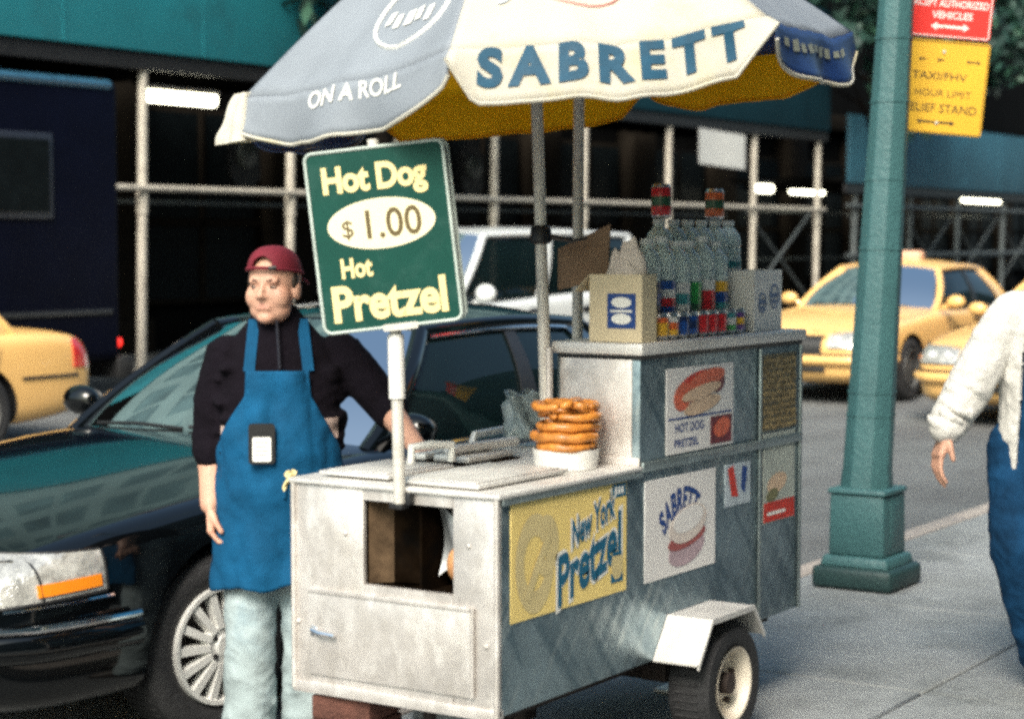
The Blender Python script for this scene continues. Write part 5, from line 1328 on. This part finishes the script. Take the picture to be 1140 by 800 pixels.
# ---- the vendor: stands on the road edge between the cart and the sedan
VO = V((5.13, 4.30, -.15)); VF = 180+40.
W = frame(VO, VF)
vend = thing('person', 'vendor in a backwards maroon cap, dark sweater and blue apron leaning on the cart', 'person', VO)
M_sweat = mat('sweater', (.0048, .0034, .0062), .95, spec=.12, var=.25, vscale=12, bump=.5, bscale=26)
M_apron = mat('apron_cloth', (.002, .062, .145), .85, var=.22, vscale=6, bump=.35, bscale=18, spec=.2)
M_jean = mat('pale_denim', (.33, .40, .415), .9, var=.28, vscale=4, bump=.4, bscale=14, dirt=(.14, .22, .27), dscale=4, damt=.6)
M_cap = mat('maroon_cap', (.14, .005, .016), .8, var=.2, vscale=12)
shR = (-.180, -.01, 1.415); elR = (-.232, -.02, 1.12); wrR = (-.238, .055, .915)
shL = (.210, -.02, 1.425); elL = (.375, .03, 1.225); wrL = (.452, .245, 1.125)
hc = (-.018, .035, 1.655)
q = MB()
q.rings([[W(-.01+ra*math.cos(a), .0+cb+rb*math.sin(a), z) for a in (2*math.pi*k/20 for k in range(20))] for ra, rb, cb, z in ((.13, .10, 0, .84), (.165, .115, 0, .92), (.155, .11, .01, 1.05), (.165, .115, .0, 1.25), (.17, .10, -.01, 1.40), (.10, .07, -.02, 1.50))])
chain(q, [W(0, -.03, 1.45), W(-.01, .0, 1.57), W(-.018, .015, 1.64)], [.07, .062, .062])
H, m = head(q, hc, 26, W)
chain(q, [W(*shR), W(*elR), W(*wrR)], [.06, .053, .038]); chain(q, [W(*shL), W(*elL), W(*wrL)], [.06, .049, .033])
q.ell(W(-.235, .0, 1.05), (.05, .05, .08))
hand(q, W(*wrR), W(.02, .10, -1)-W(0, 0, 0), W(1, .0, .1)-W(0, 0, 0), W(.1, 1, -.2)-W(0, 0, 0), 1.15, 1.08)
hand(q, W(*wrL), W(.35, .75, -.18)-W(0, 0, 0), W(.0, -.1, -1)-W(0, 0, 0), W(-.8, .5, 0)-W(0, 0, 0), .5, 1.08)
legs = ((-.095, .10), (.075, .05))
for s, (lx, _) in zip((-1, 1), legs):
    chain(q, [W(lx, 0, .88), W(lx+s*.01, .03, .50), W(lx+s*.015, -.01, .09)], [.085, .058, .04]); q.capsule(W(lx+s*.015, -.03, .05), W(lx+s*.03, .13, .035), .034, .03)
body = q.build('body', M_skin, vend); remesh(body, .005, 4)
face_parts(H, m, vend, body)
# sweater: roll neck, sleeves pushed to the elbow
q = MB()
q.rings([[W(-.005+ca+ra*math.copysign(abs(math.cos(a))**.85, math.cos(a)), cb+rb*math.sin(a), z) for a in (2*math.pi*k/24 for k in range(24))] for ra, rb, ca, cb, z in ((.195, .150, 0, .01, .86), (.205, .165, 0, .02, .94), (.20, .165, 0, .025, 1.05), (.20, .155, 0, .015, 1.18), (.212, .150, 0, .0, 1.30), (.212, .135, 0, -.01, 1.37), (.185, .115, .005, -.015, 1.44), (.135, .095, 0, -.02, 1.50), (.105, .085, 0, -.018, 1.535), (.083, .08, -.005, -.008, 1.565))])
q.rings([[W(-.012+r*math.cos(a), cb+r*1.02*math.sin(a), z) for a in (2*math.pi*k/20 for k in range(20))] for r, cb, z in ((.09, -.012, 1.53), (.082, -.004, 1.56), (.078, .002, 1.585), (.070, .004, 1.590))])
chain(q, [W(*shR), W(-.218, -.02, 1.28), W(-.234, -.015, 1.12)], [.076, .076, .068]); chain(q, [W(-.234, -.015, 1.12), W(-.236, .0, 1.085)], [.068, .065])
chain(q, [W(*shL), W(.300, .0, 1.32), W(.372, .02, 1.235)], [.074, .072, .066]); chain(q, [W(.372, .02, 1.235), W(.380, .045, 1.22)], [.068, .063])
rn = random.Random(11)
for k in range(26):      # folds
    s = rn.choice((-1, 1)); z = rn.uniform(1.08, 1.38)
    a = rn.choice((rn.uniform(.1, .6), rn.uniform(2.5, 3.0))); r = .20
    q.ell(W(-.0+r*math.cos(a)*.98, .155*math.sin(a)*.95, z), (.05, .03, .018), sub=2)
sw = q.build('sweater', M_sweat, vend); remesh(sw, .009, 6); wrinkle(sw, .006, 12., 8., 4.1, z1=1.47)
q = MB()
q.tube([W(-.012, .088, 1.58), W(-.008, .105, 1.52), W(-.004, .135, 1.46), W(0, .150, 1.38)], .005, 6); q.build('zip', mat('zip_metal', (.03, .03, .04), .4, .5), sw)
# jeans
q = MB()
q.rings([[W(-.01+ra*math.cos(a), rb*math.sin(a), z) for a in (2*math.pi*k/20 for k in range(20))] for ra, rb, z in ((.17, .12, .80), (.185, .135, .88), (.18, .13, .98))])
for s, (lx, dk) in zip((-1, 1), legs):
    chain(q, [W(lx, .0, .86), W(lx+s*.005, .02, .66), W(lx+s*.012, .035, .50), W(lx+s*.016, .01, .28), W(lx+s*.02, -.01, .10)], [.105, .094, .084, .086, .092], 18)
    for k in range(4):
        z = rn.uniform(.09, .60); a = rn.uniform(.3, 2.8); b1 = a+rn.uniform(-1.1, 1.1); dz = rn.uniform(-.05, .07)
        q.tube([W(lx+s*.014+.080*math.cos(lerp(a, b1, t_)), .02+.084*math.sin(lerp(a, b1, t_)), z+dz*t_) for t_ in (0, .33, .66, 1)], [.003, .010, .009, .003], 8)
jn = q.build('jeans', M_jean, vend); remesh(jn, .008, 5); wrinkle(jn, .0085, 11., 7., 1.3)
for s, (lx, _) in zip((-1, 1), legs):
    q = MB(); x = lx+s*.02
    q.rings([[W(x+s*oy*.15+rx*math.cos(a), oy+rx*.0+ry*math.sin(a), z) for a in (2*math.pi*k/20 for k in range(20))] for rx, ry, oy, z in ((.052, .145, .045, .002), (.054, .148, .045, .028), (.050, .140, .042, .05), (.046, .10, .01, .085), (.044, .06, -.02, .12))]); sh_ = q.build('shoe', mat('shoe_leather', (.05, .04, .035), .5, var=.3), vend)
    q = MB(); q.rings([[W(x+s*.045*.15+rx*math.cos(a), .045+ry*math.sin(a), z) for a in (2*math.pi*k/20 for k in range(20))] for rx, ry, z in ((.056, .152, .0), (.056, .152, .024))]); q.build('sole', M_black, sh_)
# apron: a sheet that hangs off the chest and wraps the hips
dg = bpy.context.evaluated_depsgraph_get()
vv = []; ff = []
for o in (sw, jn):
    b0 = len(vv); vv += [o.matrix_world @ v.co+vend.location*0 for v in o.data.vertices]; ff += [tuple(b0+i for i in p.vertices) for p in o.data.polygons]
bpy.context.view_layer.update()
vv = []; ff = []
for o in (sw, jn):
    b0 = len(vv); vv += [o.matrix_world @ v.co for v in o.data.vertices]; ff += [tuple(b0+i for i in p.vertices) for p in o.data.polygons]
bvh = BVHTree.FromPolygons(vv, ff)
NP, NZ = 49, 70
ztop, zbot = 1.375, .635
rad = [[0.]*NP for _ in range(NZ)]; phis = [[0.]*NP for _ in range(NZ)]
for j in range(NZ):
    z = lerp(ztop, zbot, j/(NZ-1))
    wdt = ipol([(0, .60), (.12, .64), (.26, .95), (.36, 1.18), (.5, 1.30), (1., 1.38)], j/(NZ-1))
    for i in range(NP):
        ph = lerp(-wdt, wdt, i/(NP-1)); phis[j][i] = ph
        r = torso_hit(bvh, W, -.008, .0, ph, z)
        e = 1/math.sqrt((math.sin(ph)/.205)**2+(math.cos(ph)/.165)**2)
        # arms are not the chest: limit to a torso ellipse
        r = min(r if r else 0, e*1.12)
        if z < .92: r = max(r, e*ipol([(.6, 1.06), (.92, 1.03)], z))
        rad[j][i] = max(r, e*.97)
for it in range(10):
    n2 = [row[:] for row in rad]
    for j in range(NZ):
        for i in range(NP):
            s_ = [rad[jj][ii] for jj in (max(0, j-1), j, min(NZ-1, j+1)) for ii in (max(0, i-1), i, min(NP-1, i+1))]
            n2[j][i] = max(sum(s_)/9, rad[j][i]*.985)
    rad = n2
def apr(u, v):
    i = round(u*(NP-1)); j = round(v*(NZ-1)); z = lerp(ztop, zbot, v)
    fold = .010*math.sin(phis[j][i]*7+v*5)*max(0, v-.45)*1.8+.020*abs(noise.noise(V((phis[j][i]*1.6, z*5.5+phis[j][i]*1.5, 3.))))**.7-.008+.006*noise.noise(V((phis[j][i]*5, z*16, 1.)))
    tie = 0.
    r = rad[j][i]+.020+fold+tie
    hem = .02*noise.noise(V((phis[j][i]*2, 0, 0)))*v+(.035*math.sin(phis[j][i]+.5))*max(0, v-.8)*2
    return W(-.008+r*math.sin(phis[j][i]), r*math.cos(phis[j][i]), z+hem)
q = MB(); q.grid(apr, NP, NZ); ap = q.build('apron', M_apron, vend, ang=180, solid=.005)
for s in (-1, 1):
    q = MB(); pts = []
    for k in range(9):
        t_ = k/8; a = s*lerp(.100, .082, t_)-.004; z = lerp(1.372, 1.545, t_)
        hh = bvh.ray_cast(W(a, 1., z), W(0, -1, 0)-W(0, 0, 0)); p = hh[0] if hh[0] is not None else W(a, .1, z)
        pts.append(p+(W(0, 1, 0)-W(0, 0, 0))*.007)
    ax_ = (W(1, 0, 0)-W(0, 0, 0))*.019; ay_ = (W(0, 1, 0)-W(0, 0, 0))*.0025
    q.rings([[p-ax_-ay_, p+ax_-ay_, p+ax_+ay_, p-ax_+ay_] for p in pts]); q.build('strap', M_apron, ap)
    # printed panel on the sweater's sleeve side
    q = MB(); a0 = .150 if s > 0 else -.155
    pts = [[None]*5 for _ in range(5)]
    def pat(u, v):
        a = a0+lerp(-.045, .045, u); z = 1.16+lerp(-.035, .035, v)+(.015 if s > 0 else -.01)
        hh = bvh.ray_cast(W(a, 1., z), W(0, -1, 0)-W(0, 0, 0)); return (hh[0] if hh[0] is not None else W(a, .08, z))+(W(0, 1, 0)-W(0, 0, 0))*.004
    q.grid(pat, 9, 7); q.build('chest_print', mat('print_pale', (.42, .31, .27), .8, var=.3, vscale=20), sw, solid=.003)
q = MB(); q.tube([W(.03, .20, 1.045), W(.032, .205, 1.0), W(.05, .205, .96)], .006, 6); q.tube([W(.03, .20, 1.04), W(.018, .208, .99), W(.012, .205, .95)], .006, 6); q.build('apron_tie', M_apron, ap)
# badge holder
bz = 1.135; bo = W(-.062, 0, 0)
hh = bvh.ray_cast(W(-.062, 1., bz), W(0, -1, 0)-W(0, 0, 0)); yb = .205
F_ = W(0, 1, 0)-W(0, 0, 0)
def bp(x, y, d): return W(-.062+x, yb+d, bz+y)
q = MB(); q.prism(rrect(.088, .135, .012), lambda a, c, t_: bp(a, c, t_), .018); bh = q.build('badge_holder', M_black, vend, ang=30)
q = MB(); q.prism(rrect(.062, .082, .006), lambda a, c, t_: bp(a, c-.018, .0185+t_), .002); bc = q.build('card', M_inkw, bh)
q = MB(); 
for k in range(4): q.prism([(-.022, 0), (.022-.008*(k % 2), 0), (.022-.008*(k % 2), .003), (-.022, .003)], lambda a, c, t_: bp(a, c+.004-k*.014, .0207+t_), .0005)
q.build('print', mat('ink_grey', (.2, .2, .2), .6), bc)
# cap worn backwards: dome, strap arch over the forehead, peak at the back
q = MB()
def cap(u, v):
    a = u*2*math.pi; el = v*math.pi/2
    x = .0845*math.cos(el)**.8*math.cos(a); y = -.008+.107*math.cos(el)**.8*math.sin(a); z = .050+.088*math.sin(el)
    z -= .012*(1-v)*(-math.sin(a))   # lower at the back
    ar = max(0, math.sin(a))**6      # opening above the strap
    return H(x, y, z)
g = q.grid(cap, 120, 40, closeu=True)
kill = [f for f in q.bm.faces if (lambda l: (l.x**2/.040**2+(l.z-.070)**2/.034**2) < 1 and l.y > 0 and l.z > .062)(m.transposed() @ (f.calc_center_median()-H(0, 0, 0)))]
bmesh.ops.delete(q.bm, geom=kill, context='FACES')
cp = q.build('cap', M_cap, vend, ang=180, solid=.005)
q = MB(); q.tube([H(.0868*math.cos(a), -.008+.109*math.sin(a), .053-.012*(-math.sin(a))*1) for a in (2*math.pi*k/40 for k in range(41))], .0065, 6); q.build('cap_band', M_cap, cp)
q = MB(); q.grid(lambda u, v: H(lerp(-.075, .075, u)*(1-.25*v*v), -.095-.060*v-.02*math.sin(math.pi*u)*(1-v), .045-.012*v-.03*(2*u-1)**2), 10, 6); q.build('peak', M_cap, cp, solid=.006)
q = MB(); q.ell(H(0, -.006, .133), (.008, .008, .004)); q.build('button', M_cap, cp)
q = MB(); q.tube([H(.048, .086, .066), H(.026, .098, .064)], [.008, .008], 6); q.build('buckle', M_black, cp)
q = MB()
for s in (-1, 1): q.ell(H(s*.078, .006, .020), (.010, .020, .030), mtx=m)
q.ell(H(0, -.075, .0), (.066, .035, .05), mtx=m); q.build('hair', M_hair, vend)

# ---- pedestrian at the right edge: walks to the left, one arm swung forward
PO_ = V((7.018, 2.192, 0)); W = frame(PO_, 180+17.)
ped = thing('person', 'pedestrian in a white jacket and blue jeans, cut off by the right edge', 'person', PO_)
M_jack = mat('white_jacket', (.64, .62, .58), .85, var=.10, vscale=7, bump=.6, bscale=16, dirt=(.40, .40, .38), dscale=5, damt=.5)
M_jean2 = mat('blue_denim', (.006, .04, .10), .9, var=.45, vscale=7, spec=.15, bump=.4, bscale=16)
sA = (-.150, .02, 1.395); eA = (-.300, .10, 1.13); wA = (-.375, .20, .975)
sB = (.20, -.02, 1.44); eB = (.27, -.10, 1.15); wB = (.27, -.06, .90)
q = MB()
q.rings([[W(ra*math.cos(a), rb*math.sin(a), z) for a in (2*math.pi*k/20 for k in range(20))] for ra, rb, z in ((.12, .09, .86), (.15, .105, .95), (.14, .10, 1.08), (.155, .105, 1.25), (.16, .09, 1.38), (.09, .06, 1.46))])
chain(q, [W(0, -.02, 1.42), W(.07, .0, 1.53), W(.12, .01, 1.60)], [.065, .056, .056])
H2, m2_ = head(q, (.15, .02, 1.63), -10, W)
chain(q, [W(*sA), W(*eA), W(*wA)], [.055, .045, .032]); chain(q, [W(*sB), W(*eB), W(*wB)], [.055, .045, .032])
hand(q, W(*wA), W(-.20, .15, -.62)-W(0, 0, 0), W(.7, -.3, .0)-W(0, 0, 0), W(.1, 1, .2)-W(0, 0, 0), .45, 1.12)
hand(q, W(*wB), W(0, .1, -1)-W(0, 0, 0), W(-1, 0, 0)-W(0, 0, 0), W(0, 1, 0)-W(0, 0, 0), .6)
LG = (((-.125, 0, .90), (-.125, .12, .55), (-.030, -.02, .12)), ((.09, 0, .92), (.16, -.10, .50), (.30, -.30, .18)))
for l in LG: chain(q, [W(*p) for p in l], [.08, .055, .04])
q.capsule(W(-.03, -.03, .05), W(-.025, .12, .035), .034, .03); q.capsule(W(.30, -.30, .14), W(.30, -.20, .05), .034, .03)
body = q.build('body', M_skin, ped); remesh(body, .005, 3); face_parts(H2, m2_, ped, body)
q = MB(); q.ell(H2(0, -.025, .05), (.086, .10, .09), mtx=m2_); q.ell(H2(0, -.07, -.01), (.075, .05, .07), mtx=m2_); q.build('hair', M_hair, ped)
q = MB()   # jacket, open at the front, with a hanging front edge
q.rings([[W(ra*math.cos(a), rb*math.sin(a), z) for a in (2*math.pi*k/22 for k in range(22))] for ra, rb, z in ((.215, .17, .80), (.205, .165, .92), (.19, .155, 1.06), (.20, .150, 1.22), (.195, .135, 1.34), (.15, .11, 1.43), (.09, .085, 1.50), (.07, .075, 1.53))])
chain(q, [W(*sA), W(-.230, .055, 1.27), W(*eA)], [.080, .082, .077]); chain(q, [W(*eA), W(-.36, .155, 1.02), W(-.375, .20, .985)], [.077, .068, .058])
chain(q, [W(*sB), W(*eB), W(*wB)], [.085, .075, .062])
rn = random.Random(5)
for k in range(30):
    t_ = rn.random(); p = V(sA).lerp(V(eA), t_) if k % 2 else V(eA).lerp(V(wA), t_); a = rn.random()*6.28
    q.tube([W(p.x+.074*math.cos(a+f), p.y+.074*math.sin(a+f), p.z+.03*f) for f in (0, .4, .8, 1.2)], [.003, .007, .007, .003], 6)
jk = q.build('jacket', M_jack, ped); remesh(jk, .008, 4); wrinkle(jk, .006, 13., 9., 6.)
bpy.context.view_layer.update()
bm = bmesh.new(); bm.from_mesh(jk.data); o0 = W(0, 0, 0); xr = (W(1, 0, 0)-o0); yf = (W(0, 1, 0)-o0); mw = jk.matrix_world
def opened(f):
    p = mw @ f.calc_center_median()-o0; a = p.dot(xr); b = p.dot(yf); z = p.z
    return (z < 1.36 and b > .03 and -.135+.05*(z-.8) < a < .14) or z < .815
bmesh.ops.delete(bm, geom=[f for f in bm.faces if opened(f)], context='FACES'); bm.to_mesh(jk.data); bm.free()
md = jk.modifiers.new('t', 'SOLIDIFY'); md.thickness = .012; md.offset = 0.; bake(jk); shade(jk, 60)
q = MB(); q.rings([[W(.0+ra*math.cos(a), .0+rb*math.sin(a), z) for a in (2*math.pi*k/22 for k in range(22))] for ra, rb, z in ((.185, .150, .84), (.17, .145, 1.0), (.172, .14, 1.2), (.16, .115, 1.36), (.06, .08, 1.46))]); q.build('shirt', M_jean2, ped)
q = MB(); q.rings([[W(ra*math.cos(a), rb*math.sin(a), z) for a in (2*math.pi*k/20 for k in range(20))] for ra, rb, z in ((.16, .12, .86), (.18, .13, .93), (.17, .125, 1.0))])
for l in LG: chain(q, [W(*l[0]), W(*l[1]), W(*l[2])], [.112, .095, .082], 16)
jn2 = q.build('jeans', M_jean2, ped); remesh(jn2, .008, 5); wrinkle(jn2, .009, 10., 7., 2.2)
for (x, y, z, tl) in ((-.028, .03, .0, 0), (.30, -.25, .06, 1)):
    q = MB(); q.rings([[W(x+rx*math.cos(a), y+ry*math.sin(a), z+h+(.10*(-(math.sin(a)))*.6 if tl else 0)) for a in (2*math.pi*k/20 for k in range(20))] for rx, ry, h in ((.05, .145, .002), (.052, .148, .03), (.048, .13, .06), (.045, .07, .11))]); q.build('shoe', mat('brown_shoe', (.08, .03, .02), .5, var=.3), ped)
